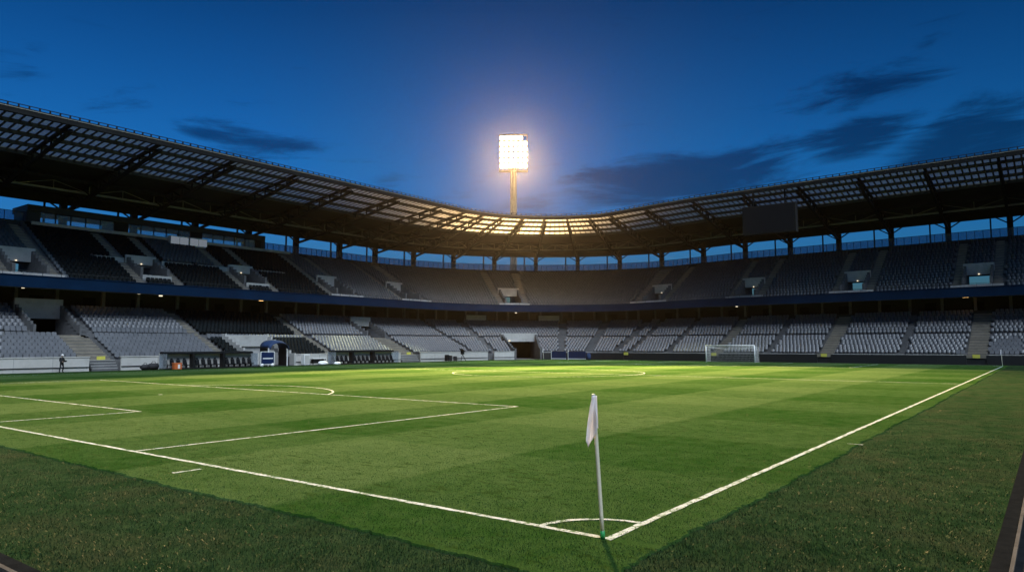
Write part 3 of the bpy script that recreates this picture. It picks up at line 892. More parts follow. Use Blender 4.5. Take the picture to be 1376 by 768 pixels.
arc(-HW, PL/2, 0.06, 0, 2*PI, 0.12, z=z2)
arc(0, 0, 1.12, PI/2, PI, 0.10, z=z2); arc(0, PL, 1, -PI/2, -PI, 0.1, z=z2); arc(-PW, PL, 1, 0, -PI/2, 0.1, z=z2)
line(-9.9, -0.95, -9.9, -0.32, 0.11); line(0.52, 12.45, 0.92, 12.45, 0.06)
struct(lines.build('pitch_lines', M['chalk']))
# track and kerbs beyond the turf
mb = MB()
mb.box(4.42, 4.62, -5.3, YE, -0.05, 0.012); mb.box(-80, 4.62, -5.5, -5.301, -0.05, 0.012)
struct(mb.build('edge_strip', M['rubber']))
mb = MB()
mb.box(4.621, 4.665, -5.5, YE, -0.05, 0.03); mb.box(-80, 4.665, -5.56, -5.501, -0.05, 0.03)
struct(mb.build('kerb', M['kerbstone']))
sheet('track', 4.666, 12.0, -16, YE, -0.01, M['asphalt'])
sheet('footway', -80, 12.0, -16.0, -5.561, -0.006, M['asphalt'])

# real grass blades where the camera is close
def blades(name, n, region, hgt, wid, col, label, lo, hi):
    """small two-sided triangles leaning every way"""
    xy = []
    while len(xy) < n:
        d = 5.2/ (1-RNG.uniform(0, 1)*0.74)           # denser near the camera
        d = lo+(2.1*hi-lo)*(1-math.sqrt(RNG.uniform())) if RNG.uniform() < 0.55 else d
        if d > hi and RNG.uniform() < (d-hi)/(1.1*hi): continue
        a = RNG.uniform(-0.70, 0.70)
        x = CX + d*(-math.sin(YAW)+0) * 1.0 + math.cos(YAW)*d*math.tan(a)
        y = CY + d*math.cos(YAW) + math.sin(YAW)*d*math.tan(a)
        if region(x, y): xy.append((x, y))
    xy = np.array(xy); az = RNG.uniform(0, 2*PI, n); lean = RNG.uniform(0.0, 0.9, n); hh = hgt*RNG.uniform(0.5, 1.25, n); ww = wid*RNG.uniform(0.7, 1.3, n)
    z0 = np.where(np.array([in_pitch(x, y) for x, y in xy]), 0.018, -0.006)
    dx, dy = np.cos(az), np.sin(az)
    p1 = np.stack([xy[:, 0]-dy*ww/2, xy[:, 1]+dx*ww/2, z0], 1); p2 = np.stack([xy[:, 0]+dy*ww/2, xy[:, 1]-dx*ww/2, z0], 1)
    p3 = np.stack([xy[:, 0]+dx*hh*np.sin(lean), xy[:, 1]+dy*hh*np.sin(lean), z0+hh*np.cos(lean)], 1)
    v = np.stack([p1, p2, p3], 1).reshape(-1, 3)
    me = bpy.data.meshes.new(name)
    me.vertices.add(3*n); me.vertices.foreach_set('co', v.reshape(-1).astype(np.float32))
    me.loops.add(3*n); me.loops.foreach_set('vertex_index', np.arange(3*n, dtype=np.int32))
    me.polygons.add(n); me.polygons.foreach_set('loop_start', np.arange(0, 3*n, 3, dtype=np.int32))
    me.materials.append(col); me.update(calc_edges=True)
    o = bpy.data.objects.new(name, me); C.objects.link(o); o['kind'] = 'stuff'
    return tag(o, label, 'grass')
def in_pitch(x, y): return x < 0.85 and y > -1.6
def blade_mat(name, a, b):
    m, nt, nd, lk = new_mat(name)
    out = nd.new('ShaderNodeOutputMaterial'); bs = nd.new('ShaderNodeBsdfPrincipled')
    geo = nd.new('ShaderNodeNewGeometry')
    mid = N(nd, 'ShaderNodeTexNoise', Scale=1.7, Detail=5.0); lk.new(geo.outputs['Position'], mid.inputs['Vector'])
    f = math_node(nd, lk, 'MULTIPLY_ADD', geo.outputs['Random Per Island'], 0.38, math_node(nd, lk, 'MULTIPLY_ADD', mid.outputs['Fac'], 1.2, -0.35), clamp=True)
    lk.new(mixc(nd, lk, f, rgba(a), rgba(b)), bs.inputs['Base Color']); bs.inputs['Roughness'].default_value = 0.6
    bs.inputs['Specular IOR Level'].default_value = 0.05
    lk.new(bs.outputs[0], out.inputs[0]); return m
M['blade'] = blade_mat('blade_green', (0.012, 0.048, 0.008), (0.048, 0.098, 0.030))
M['bladerough'] = blade_mat('blade_dull', (0.010, 0.029, 0.009), (0.031, 0.057, 0.022))
blades('pitch_grass', 110000, lambda x, y: in_pitch(x, y) and not (abs(x) < 0.10 and y > -0.1) and not (abs(y-0.06) < 0.10), 0.032, 0.008, M['blade'], 'short mown grass blades around the near corner of the pitch', 7, 24)
blades('apron_grass', 130000, lambda x, y: (not in_pitch(x, y)) and x < 4.40 and y > -5.28, 0.045, 0.009, M['bladerough'], 'dull longer grass blades on the apron outside the pitch edge', 5, 22)

# ---------------------------------------------------------------- corner flags
def corner_flag(label, loc, rz, lean):
    t = thing('corner_flag', label, 'corner flag', loc, rz, 'corner flags of the pitch')
    mb = MB(); top = Vector((-lean, 0, 2.0))
    pole = [top*(k/6) for k in range(7)]
    mb.tube(pole, 0.028, 12); mb.lathe([(0.030, 0), (0.026, 0.012), (0.004, 0.02)], tuple(top), 12)
    mb.build('pole', M['pole'], t, smooth=True)
    mb = MB(); mb.tube([top*0.0, top*0.058], 0.034, 12); mb.build('sleeve', M['green'], t, smooth=True)
    # limp cloth, gathered at the top corner and hanging in two folds
    mb = MB(); nu, nw = 16, 22
    for j in range(nw+1):
        q = j/nw                                        # down
        for i in range(nu+1):
            s = i/nu                                    # away from the pole
            wid = 0.065 + 0.155*q**0.8
            bottom = 0.46 + 0.27*min(1, max(0, (s-0.22)/0.5))**0.8 - 0.10*max(0, s-0.75)/0.25
            z = 2.0 - 0.005 - q*bottom
            base = top*(z/2.0)
            x = base.x + 0.048 - s*wid - 0.012*math.sin(s*9+q*2)*q
            y = -0.036 - 0.055*math.sin(s*2*PI*1.25)*(0.35+0.65*q) - 0.03*s + 0.012*math.sin(q*7+s*4)
            mb.v.append((x, y, z))
    for j in range(nw):
        for i in range(nu):
            a = j*(nu+1)+i; mb.f.append((a, a+1, a+nu+2, a+nu+1)); mb.mi.append(0)
    o = mb.build('flag', M['cloth'], t, smooth=True)
    so = o.modifiers.new('cloth', 'SOLIDIFY'); so.thickness = 0.004
    return t
cf = corner_flag('white limp flag on a leaning cream pole with green foot, nearest the camera', (0.0, 0.0, 0.02), YAW, 0.115)
c2 = dup(cf, (-0.02, PL, 0.02), YAW-0.3, 'small white flag at the far end of the right touchline', 'corner flags of the pitch')
c3 = dup(cf, (-PW, PL, 0.02), YAW, 'distant white flag at the far corner in front of the blue boards', 'corner flags of the pitch')

# ---------------------------------------------------------------- far goal
g = thing('goal', 'white football goal with net at the far end of the pitch', 'goal', (-HW, PL+0.03, 0.02))
for s in (-1, 1):
    mb = MB(); mb.tube([(s*3.72, 0, 0), (s*3.72, 0, 2.5)], 0.075, 12); mb.build('post', M['whitepaint'], g, smooth=True)
mb = MB(); mb.tube([(-3.79, 0, 2.5), (3.79, 0, 2.5)], 0.075, 12); mb.build('crossbar', M['whitepaint'], g, smooth=True)
for s in (-1, 1):
    mb = MB(); mb.tube([(s*3.72, 0.05, 2.46), (s*3.74, 0.9, 2.44), (s*3.76, 1.5, 2.30)], 0.03, 8); mb.tube([(s*3.76, 1.9, 0.02), (s*3.76, 1.6, 2.3)], 0.035, 8); mb.build('net_support', M['galv'], g, smooth=True)
mb = MB()
def netp(a, q):           # a across -1..1, q along the net from the bar back and down
    sag = (1-a*a)*0.42
    prof = [(0.0, 2.47), (0.55, 2.44-sag*0.8), (1.15, 2.36-sag), (1.65, 2.15-0.5*sag), (1.85, 1.2), (2.0, 0.05)]
    t = q*(len(prof)-1); i = min(int(t), len(prof)-2); f = t-i
    return (a*3.72, prof[i][0]*(1-f)+prof[i+1][0]*f, prof[i][1]*(1-f)+prof[i+1][1]*f)
nA, nQ, w = 36, 20, 0.011
for i in range(nA+1):
    a = -1+2*i/nA
    for k in range(nQ): mb.bar(netp(a, k/nQ), netp(a, (k+1)/nQ), w)
for k in range(1, nQ+1):
    for i in range(nA): mb.bar(netp(-1+2*i/nA, k/nQ), netp(-1+2*(i+1)/nA, k/nQ), w)
for s in (-1, 1):
    for i in range(0, 9):
        y = 0.22*i+0.05; mb.bar((s*3.72, y, 0.05), (s*3.74, y, 2.4-0.1*max(0, y-0.8)), w*1.6)
    for k in range(10): z = 0.1+0.24*k; mb.bar((s*3.72, 0.03, z), (s*3.75, 1.9-0.12*z, z), w*1.6)
mb.build('net', M['whitepaint'], g)

# ---------------------------------------------------------------- floodlight mast
FX, FY = -93.8, 123.0
import mathutils
def along(px_, py_, y):
    d = fw + rt*((px_-688)/FPX) + up*((384-py_)/FPX); t = (y-CY)/d.y
    return Vector((CX, CY, CH)) + d*t
hb = along(690, 231, FY); ht = along(690, 181, FY)
FX = hb.x
mast = thing('floodlight_mast', 'tall lit floodlight mast rising behind the curved corner roof', 'floodlight', (FX, FY, 0), math.atan2(-(FX-CX), -(CY-FY)) )
tgt = Vector((-30, 40, 0)) - Vector((FX, FY, 40)); mast.rotation_euler = (0, 0, math.atan2(tgt.y, tgt.x)-PI/2 + PI)   # local -y faces the pitch
mast.rotation_euler = (0, 0, YAW-0.02)
zb, zt = hb.z, ht.z
mb = MB()
for s in (-1, 1):
    for q in (-0.7, 0.7): mb.tube([(s*0.62, q, 0), (s*0.55, q*0.9, zb+1)], 0.20, 8)
for k in range(24):
    z0, z1 = zb*k/24, zb*(k+1)/24
    mb.bar((-0.6, -0.66, z0), (0.6, -0.66, z1), 0.08); mb.bar((0.6, 0.66, z0), (-0.6, 0.66, z1), 0.08); mb.bar((-0.6, -0.66, z1), (0.6, -0.66, z1), 0.1)
mb.tube([(0, 0, 0), (0, 0, zb+1)], 0.42, 10)
mb.build('mast_shaft', M['mastmetal'], mast)
mb = MB(); W2 = 3.25
mb.bar((-W2, 0.2, zb+0.2), (W2, 0.2, zb+0.2), 0.35); mb.bar((-W2, 0.2, zt), (W2, 0.2, zt), 0.3)
for x in (-W2, -W2/3, W2/3, W2): mb.bar((x, 0.3, zb+0.2), (x, 0.3, zt), 0.2)
for k in range(1, 6): z = zb+(zt-zb)*k/6; mb.bar((-W2, 0.25, z), (W2, 0.25, z), 0.12)
mb.box(-W2-0.1, W2+0.1, -1.2, 0.6, zb+0.02, zb+0.10); 
for x in np.linspace(-W2, W2, 9): mb.bar((x, -1.15, zb+0.1), (x, -1.15, zb+1.1), 0.06)
mb.bar((-W2, -1.15, zb+1.1), (W2, -1.15, zb+1.1), 0.07)
mb.build('head_frame', M['mastmetal'], mast)
rows, cls = 6, 6
for r_ in range(rows):
    for c_ in range(cls):
        x = -W2+0.55+(2*W2-1.1)*c_/(cls-1); z = zb+1.35+(zt-zb-2.2)*r_/(rows-1)
        if c_ == cls-1 and r_ == rows-1: continue           # one lamp is out, as its bracket shows
        mb = MB()
        mb.tube([(x, 0.15, z+0.1), (x, -0.25, z)], [0.34, 0.56], 14, 1)
        nv_ = len(mb.v)
        mb.tube([(x, -0.252, z), (x, -0.30, z-0.01)], [0.55, 0.50], 14, 0)
        mb.build('lamp', [M['lampglow'], M['mastmetal']], mast)

# ---------------------------------------------------------------- hanging screen
q = [P(ux(-34.2), 2, 20.0), P(ux(-25.9), 2, 20.0)]
sx0, sx1 = -34.2, -25.9
sz0, sz1 = 20.15, 24.75
scr = thing('video_screen', 'large switched-off video screen hanging under the far stand roof edge', 'screen', ((sx0+sx1)/2, YE+2.2, sz0))
mb = MB(); hw_ = (sx1-sx0)/2; mb.box(-hw_, hw_, 0, 0.9, 0, sz1-sz0); mb.build('cabinet', M['black'], scr, bevel=0.05)
mb = MB(); mb.box(-hw_+0.25, hw_-0.25, -0.03, -0.004, 0.25, sz1-sz0-0.25); mb.build('display', M['screenface'], scr)
mb = MB(); mb.box(hw_+0.004, hw_+0.10, -0.05, 0.95, -0.05, sz1-sz0+0.05); mb.build('side_trim', M['steel'], scr)
for x in (-hw_*0.6, hw_*0.6):
    mb = MB(); mb.bar((x, 0.5, sz1-sz0), (x, 0.5, sz1-sz0+2.6), 0.2); mb.build('hanger', M['black'], scr)

# ---------------------------------------------------------------- team shelters
def shelter(u0, u1, label):
    L = u1-u0
    t = thing('team_shelter', label, 'dugout', (XL+0.1, (u0+u1)/2, 0.0), 0, 'team shelters in front of the main stand')
    h2 = L/2
    mb = MB()
    prof = [(0.15, 1.84), (0.35, 1.94), (0.55, 1.92), (0.70, 1.84), (0.72, 1.66), (0.67, 1.66), (0.65, 1.78), (0.5, 1.84), (0.35, 1.86), (0.15, 1.76)]
    n = len(mb.v)
    for y in (-h2, h2):
        for x, z in prof: mb.v.append((x, y, z))
    k = len(prof)
    mb.f.append(tuple(range(k))); mb.f.append(tuple(2*k-1-i for i in range(k)))
    for i in range(k): j = (i+1) % k; mb.f.append((i, k+i, k+j, j))
    mb.mi = [0]*len(mb.f)
    mb.build('roof', M['rubber'], t)
    mb = MB(); mb.box(0.02, 0.14, -h2, h2, 0.02, 1.84); mb.build('back_panel', M['white'], t)
    for s in (-1, 1):
        mb = MB(); mb.box(0.15, 1.7, s*(h2-0.02)-0.03, s*(h2-0.02)+0.03, 0.05, 1.7); mb.build('side_panel', M['boxglass'], t)
    for y in (-h2*0.36, h2*0.30):
        mb = MB(); mb.box(0.15, 0.9, y-0.14, y+0.14, 0.03, 1.74); mb.build('post', M['black'], t)
    mb = MB(); mb.box(0.15, 2.1, -h2, h2, -0.02, 0.12); mb.build('plinth', M['black'], t)
    ns = int(L/0.74)
    for i in range(ns):
        y = -h2+0.45+(L-0.9)*i/(ns-1)
        if min(abs(y+h2*0.36), abs(y-h2*0.30)) < 0.36: continue
        mb = MB()
        mb.box(0.75, 1.25, y-0.22, y+0.22, 0.42, 0.54)
        mb.hexa([(0.62, y-0.22, 0.5), (0.76, y-0.22, 0.5), (0.76, y+0.22, 0.5), (0.62, y+0.22, 0.5), (0.46, y-0.20, 1.16), (0.58, y-0.20, 1.16), (0.58, y+0.20, 1.16), (0.46, y+0.20, 1.16)])
        mb.hexa([(0.44, y-0.13, 1.17), (0.56, y-0.13, 1.17), (0.56, y+0.13, 1.17), (0.44, y+0.13, 1.17), (0.42, y-0.12, 1.38), (0.52, y-0.12, 1.38), (0.52, y+0.12, 1.38), (0.42, y+0.12, 1.38)])
        mb.box(0.85, 1.1, y-0.06, y+0.06, 0.12, 0.42)
        mb.v = [(x_, y_, z_*0.88) for x_, y_, z_ in mb.v]
        mb.build('seat', M['rubber'], t)
    return t
shelter(31.6, 43.0, 'dark-roofed team shelter with black seats beside an orange box')
shelter(55.0, 66.8, 'farther dark-roofed team shelter beyond the white bundles')

# players' tunnel with its blue canopy
t = thing('players_tunnel', 'white-walled players tunnel with a blue canopy between the team shelters', 'tunnel', (XL, 46.6, 0))
a, b = PLAYERS[0]-46.6, PLAYERS[1]-46.6
for y0, y1 in ((a-0.28, a-0.002), (b+0.002, b+0.28)):
    mb = MB()
    for i in range(0, 7):
        d0, d1, z = LOW[i]; mb.box(-d1+0.001, -d0-0.003, y0, y1, 0, z+0.85)
    mb.box(-0.98, 0.05, y0, y1, 0, 1.6)
    mb.build('side_wall', M['pale'], t)
mb = MB(); mb.box(-6.4, -6.1, a, b, 2.5, 4.0); mb.box(-6.9, -6.41, a, b, 0, 4.0); mb.build('lintel', M['pale'], t)
mb = MB(); mb.box(-6.6, 0.05, a, b, -0.02, 0.03); mb.build('tunnel_floor', M['dark'], t)
mb = MB()
seg = 12; c0 = 45.5-46.6; c1 = 48.3-46.6; rr = (c1-c0)/2; cm = (c0+c1)/2
for i in range(seg+1):
    an = PI*i/seg
    for x, k in ((-1.6, 1.0), (-0.8, 1.0), (0.1, 1.0), (0.75, 0.90)):
        mb.v.append((x, cm-rr*math.cos(an), 2.3*k + (1.0*math.sin(an)**0.8)*k))
for i in range(seg):
    for j in range(3):
        q = i*4+j; mb.f.append((q, q+1, q+5, q+4)); mb.mi.append(0)
o = mb.build('canopy', M['bluecloth'], t, smooth=True); so = o.modifiers.new('cloth', 'SOLIDIFY'); so.thickness = 0.05
for y in (c0, c1):
    mb = MB(); mb.box(-1.5, 0.1, y-0.03, y+0.03, 0.05, 2.34); mb.build('canopy_side', M['black'], t)
    mb = MB(); mb.tube([(0.35, y, 0), (0.35, y, 2.3)], 0.06, 8); mb.build('canopy_post', M['whitepaint'], t)

# ---------------------------------------------------------------- pitch-side equipment
t = thing('wheeled_board', 'navy board in a white wheeled frame before the tunnel canopy', 'display board', (XL+1.9, 44.3, 0), 0.12)
mb = MB(); mb.box(-0.04, 0.04, -1.0, 1.0, 0.35, 1.75); mb.build('panel', M['navy'], t)
mb = MB()
for y in (-1.05, 1.05): mb.bar((0, y, 0.15), (0, y, 1.85), 0.09)
mb.bar((0, -1.05, 1.85), (0, 1.05, 1.85), 0.08); mb.bar((0, -1.05, 0.28), (0, 1.05, 0.28), 0.08); mb.build('frame', M['whitepaint'], t)
mb = MB(); mb.box(0.042, 0.05, -0.75, 0.85, 0.95, 1.10); mb.build('stripe', M['whitepaint'], t)
for y in (-0.8, 0.8):
    mb = MB(); mb.tube([(-0.1, y, 0.2), (0.1, y, 0.2)], 0.21, 16); mb.build('wheel', M['whitepaint'], t, smooth=True)
t = thing('equipment_cabinet', 'tall white cabinet at the end of the tunnel wall', 'cabinet', (XL+1.1, 50.6, 0))
mb = MB(); mb.box(-0.35, 0.35, -0.45, 0.45, 0.06, 1.45); mb.build('body', M['whitepaint'], t, bevel=0.03)
mb = MB(); mb.box(-0.30, 0.30, -0.4, 0.4, -0.01, 0.06); mb.build('plinth', M['dark'], t)
mb = MB(); mb.box(0.352, 0.37, -0.38, 0.38, 0.2, 1.35); mb.build('door', M['white'], t)
t = thing('touchline_table', 'white-topped table with black legs beside the white cabinet', 'table', (XL+1.2, 52.5, 0))
mb = MB(); mb.box(-0.4, 0.4, -1.1, 1.1, 0.86, 0.94); mb.build('tabletop', M['whitepaint'], t, bevel=0.01)
for x in (-0.33, 0.33):
    for y in (-1, 1):
        mb = MB(); mb.bar((x, y, 0), (x, y, 0.86), 0.06); mb.build('leg', M['black'], t)
mb = MB(); mb.box(-0.3, 0.3, -0.9, 0.9, 0.25, 0.80); mb.build('under_shelf', M['black'], t, bevel=0.03)
def bundle(loc, s, label):
    mb = MB()
    prof = [(0.02, 0.0), (0.42, 0.02), (0.52, 0.14), (0.46, 0.30), (0.28, 0.40), (0.03, 0.43)]
    mb.lathe([(r*s, z*s) for r, z in prof], (0, 0, 0), 14)
    for i, (x, y, z) in enumerate(mb.v): mb.v[i] = (x*0.8, y*(1.25+0.1*math.sin(i*2.1)), z*(1+0.12*math.sin(i*1.7)))
    o = mb.build('ball_bag', M['whitepaint'], None, smooth=True); o.location = loc
    return tag(o, label, 'bag', 'white bundles beside the pitch')
bundle((XL+2.2, 52.6, 0.0), 1.25, 'larger white bundle lying in front of the touchline table')
bundle((XL+2.2, 55.0, 0.0), 0.9, 'smaller white bundle lying by the farther shelter')
t = thing('drinks_box', 'orange box with a pale front standing before the nearer shelter', 'box', (XL+2.6, 32.4, 0))
mb = MB(); mb.box(-0.28, 0.28, -0.42, 0.42, 0.02, 0.62); mb.build('body', M['orange'], t, bevel=0.03)
mb = MB(); mb.box(-0.30, 0.30, -0.44, 0.44, 0.63, 0.74); mb.build('lid', M['orange'], t, bevel=0.02)
mb = MB(); mb.box(0.285, 0.30, -0.05, 0.20, 0.12, 0.56); mb.build('label_plate', M['whitepaint'], t)
# stacked dark bags by the shelter (left of it)
for k, (y, s, lb) in enumerate(((29.6, 0.9, 'black kit bag nearest the stairs beside the shelter'), (30.5, 1.1, 'bulky black kit bag leaning on the shelter end'))):
    mb = MB(); mb.tube([(-0.2, -0.45*s, 0.3*s), (0, -0.4*s, 0.32*s), (0, 0.4*s, 0.33*s), (0.1, 0.47*s, 0.3*s)], [0.12, 0.32*s, 0.34*s, 0.12], 12)
    mb.tube([(0, -0.22*s, 0.62*s), (0, -0.12*s, 0.82*s), (0, 0.12*s, 0.82*s), (0, 0.22*s, 0.62*s)], 0.03, 6)
    o = mb.build('kit_bag', M['clothes'], None, smooth=True); o.location = (XL+1.2, y, 0); tag(o, lb, 'bag', 'black kit bags')
# blue boards near the far-left corner
for k, (pxa, pxb, lb) in enumerate(((741.5, 760.5, 'low blue board in a white frame beside the corner tunnel'), (764, 787, 'low blue board in a white frame, farther from the corner tunnel'))):
    A = along(pxa, 480, 99.0); B_ = along(pxb, 480, 99.0); A.z = B_.z = 0; v = B_-A; L_ = v.length
    t = thing('blue_board', lb, 'board', tuple((A+B_)/2), math.atan2(v.y, v.x), 'blue boards by the corner tunnel')
    mb = MB(); mb.box(-L_/2, L_/2, -0.05, 0.05, 0.25, 1.45); mb.build('panel', M['navy'], t)
    mb = MB(); mb.bar((-L_/2-0.06, 0, 0), (-L_/2-0.06, 0, 1.6), 0.12); mb.bar((-L_/2, -0.02, 0.18), (L_/2, -0.02, 0.18), 0.14); mb.build('frame', M['whitepaint'], t)
A = along(791, 483, 99.0)
mb = MB(); mb.lathe([(0.02, 0.0), (0.34, 0.04), (0.42, 0.5), (0.38, 1.0), (0.2, 1.2), (0.02, 1.22)], (0, 0, 0), 14)
o = mb.build('litter_bin', M['bluecloth'], None, smooth=True); o.location = (A.x, 99.0, 0); tag(o, 'round blue bin beside the blue boards at the far corner', 'bin')

# camera tripod and cases by the corner wall
t = thing('camera_tripod', 'black broadcast camera under a tilted hood on a tripod before the white wall', 'camera', tuple(P(81.6, -1.6, 0)), 0.4)
mb = MB()
for k in range(3): an = 2*PI*k/3+0.3; mb.tube([(0.55*math.cos(an), 0.55*math.sin(an), 0), (0, 0, 1.1)], 0.05, 8)
mb.build('tripod', M['black'], t)
mb = MB(); mb.hexa([(-0.2, -0.45, 1.1), (0.2, -0.45, 1.05), (0.2, 0.4, 1.1), (-0.2, 0.4, 1.15), (-0.2, -0.5, 1.75), (0.2, -0.5, 1.7), (0.2, 0.4, 1.5), (-0.2, 0.4, 1.55)]); mb.build('camera_body', M['black'], t, bevel=0.03)
mb = MB(); mb.hexa([(-0.3, -1.0, 1.98), (0.3, -1.0, 1.95), (0.3, 0.5, 1.5), (-0.3, 0.5, 1.53), (-0.3, -1.0, 2.05), (0.3, -1.0, 2.02), (0.3, 0.5, 1.62), (-0.3, 0.5, 1.65)]); mb.build('hood', M['black'], t)
for k, (u, hgt, lb) in enumerate(((78.2, 1.05, 'tall dark flight case farthest from the tripod'), (79.0, 0.95, 'black flight case in the middle of the three'), (80.2, 0.8, 'low dark flight case next to the camera tripod'))):
    t = thing('flight_case', lb, 'case', tuple(P(u, -1.2, 0)), 0.2*k, 'dark cases beside the camera tripod')
    mb = MB(); mb.box(-0.25, 0.25, -0.3, 0.3, 0.1, hgt); mb.build('body', M['clothes'] if k else M['rubber'], t, bevel=0.03)
    mb = MB(); mb.box(-0.26, 0.26, -0.31, 0.31, hgt*0.72, hgt*0.72+0.05); mb.build('trim', M['steel'], t)
    mb = MB()
    for x in (-0.18, 0.18):
        for y in (-0.22, 0.22): mb.tube([(x, y-0.03, 0.055), (x, y+0.03, 0.055)], 0.055, 8)
    mb.build('caster', M['black'], t)

# ---------------------------------------------------------------- person
def person(label, loc, rz):
    t = thing('person', label, 'person', loc, rz)
    J = {'pel': ((0, 0, 0.95), 0.155), 'wst': ((0, 0, 1.12), 0.145), 'chs': ((0.02, 0, 1.34), 0.165), 'nck': ((0.02, 0, 1.50), 0.065), 'hd0': ((0.05, 0, 1.60), 0.085), 'hd1': ((0.05, 0, 1.72), 0.085),
         'hl': ((0, 0.10, 0.90), 0.10), 'kl': ((0.06, 0.15, 0.50), 0.07), 'al': ((-0.06, 0.17, 0.08), 0.05), 'tl': ((0.12, 0.19, 0.04), 0.045),
         'hr': ((0, -0.10, 0.90), 0.10), 'kr': ((0.04, -0.17, 0.50), 0.07), 'ar': ((-0.02, -0.22, 0.08), 0.05), 'tr': ((0.16, -0.24, 0.04), 0.045),
         'sl': ((0.0, 0.20, 1.43), 0.075), 'el': ((0.02, 0.28, 1.16), 0.055), 'wl': ((0.22, 0.16, 1.08), 0.04), 'fl': ((0.31, 0.10, 1.10), 0.035),
         'sr': ((0.0, -0.20, 1.43), 0.075), 'er': ((0.02, -0.28, 1.16), 0.055), 'wr': ((0.22, -0.14, 1.06), 0.04), 'fr': ((0.31, -0.07, 1.08), 0.035)}
    E = [('pel', 'wst'), ('wst', 'chs'), ('chs', 'nck'), ('nck', 'hd0'), ('hd0', 'hd1'), ('pel', 'hl'), ('hl', 'kl'), ('kl', 'al'), ('al', 'tl'), ('pel', 'hr'), ('hr', 'kr'), ('kr', 'ar'), ('ar', 'tr'),
         ('chs', 'sl'), ('sl', 'el'), ('el', 'wl'), ('wl', 'fl'), ('chs', 'sr'), ('sr', 'er'), ('er', 'wr'), ('wr', 'fr')]
    ks = list(J); me = bpy.data.meshes.new('body'); me.from_pydata([J[k][0] for k in ks], [(ks.index(a), ks.index(b)) for a, b in E], [])
    o = bpy.data.objects.new('body', me); C.objects.link(o); o.parent = t
    sk = o.modifiers.new('skin', 'SKIN'); sk.use_smooth_shade = True
    if not me.skin_vertices: bpy.context.view_layer.update()
    sv = me.skin_vertices[0].data if me.skin_vertices else None
    if sv:
        for i, k in enumerate(ks): sv[i].radius = (J[k][1], J[k][1])
        sv[0].use_root = True
    ss = o.modifiers.new('sub', 'SUBSURF'); ss.levels = 2; ss.render_levels = 2
    m, nt, nd, lk = new_mat('clothed_body')
    out = nd.new('ShaderNodeOutputMaterial'); bs = nd.new('ShaderNodeBsdfPrincipled'); tc = nd.new('ShaderNodeTexCoord'); sp = nd.new('ShaderNodeSeparateXYZ')
    lk.new(tc.outputs['Object'], sp.inputs[0])
    f = math_node(nd, lk, 'GREATER_THAN', sp.outputs[2], 1.50)
    hnd = math_node(nd, lk, 'MULTIPLY', math_node(nd, lk, 'GREATER_THAN', sp.outputs[0], 0.235), math_node(nd, lk, 'GREATER_THAN', sp.outputs[2], 0.9))
    f = math_node(nd, lk, 'MAXIMUM', f, hnd)
    lk.new(mixc(nd, lk, f, (0.016, 0.017, 0.021, 1), (0.42, 0.29, 0.22, 1)), bs.inputs['Base Color']); bs.inputs['Roughness'].default_value = 0.75
    lk.new(bs.outputs[0], out.inputs[0]); me.materials.append(m)
    mb = MB(); mb.lathe([(0.108, 0.0), (0.112, 0.05), (0.09, 0.11), (0.03, 0.14)], (0.045, 0, 1.675), 14); mb.hexa([(0.1, -0.08, 1.675), (0.25, -0.06, 1.66), (0.25, 0.06, 1.66), (0.1, 0.08, 1.675), (0.1, -0.08, 1.695), (0.25, -0.06, 1.675), (0.25, 0.06, 1.675), (0.1, 0.08, 1.695)])
    mb.build('cap', M['whitepaint'], t, smooth=True)
    mb = MB(); mb.box(0.25, 0.42, -0.10, 0.12, 1.04, 1.20); mb.tube([(0.42, 0.01, 1.12), (0.62, 0.01, 1.12)], 0.055, 10); mb.build('hand_camera', M['black'], t, bevel=0.01)
    return t
person('person in dark clothes and a white cap standing before the long white wall', (XL+1.3, 21.3, -0.004), 0.35)

# ---------------------------------------------------------------- small lamps under the upper tier
def soffit_lamp(u, d, z, m, w, label):
    t = thing('ceiling_lamp', label, 'lamp', tuple(P(u, d, z)), 0, 'lamps under the upper tier')
    n = inward(u); t.rotation_euler = (0, 0, math.atan2(n.y, n.x))
    mb = MB(); mb.box(-0.16, 0.16, -w/2, w/2, 0.0, 0.16); mb.build('diffuser', m, t, bevel=0.02)
    mb = MB(); mb.box(-0.2, 0.2, -w/2-0.05, w/2+0.05, 0.165, 0.25); mb.build('housing', M['black'], t)
lampspots = [(126, 390.5, 'warmlamp', 0.9, 'long amber lamp under the main stand upper tier'), (137, 388.5, 'palelamp', 0.3, 'small pale lamp beside the long amber lamp'),
             (31, 387, 'palelamp', 0.25, 'small pale lamp nearest the camera end of the main stand'), (187, 395, 'palelamp', 0.25, 'small pale lamp above the second half of grey seats'),
             (216, 398, 'palelamp', 0.35, 'small pale lamp above the stairs by the black seats'), (351, 404, 'warmlamp', 0.6, 'amber lamp above the black lower seats')]
for px_, py_, m, w, lb in lampspots:
    d = fw + rt*((px_-688)/FPX) + up*((384-py_)/FPX); tt = (XL-13.5-CX)/d.x; q = Vector((CX, CY, CH))+d*tt
    soffit_lamp(q.y, 13.5, q.z, M[m], w, lb)
for px_, py_, m, w, lb in [(990, 412, 'palelamp', 0.3, 'small pale lamp above the stairs behind the far goal'), (1297, 399.5, 'warmlamp', 0.8, 'wide amber lamp at the head of the stairs near the far corner flag')]:
    q = along(px_, py_, YE+14.0); soffit_lamp(ux(q.x), 14.0, 2.0+(q.z-2.0)/kz(q.x), M[m], w, lb)
q = along(703.5, 420, 118.0)
soffit_lamp(97.5, 9.0, 8.72, M['palelamp'], 0.3, 'small pale lamp on the corner stand above the tunnel')

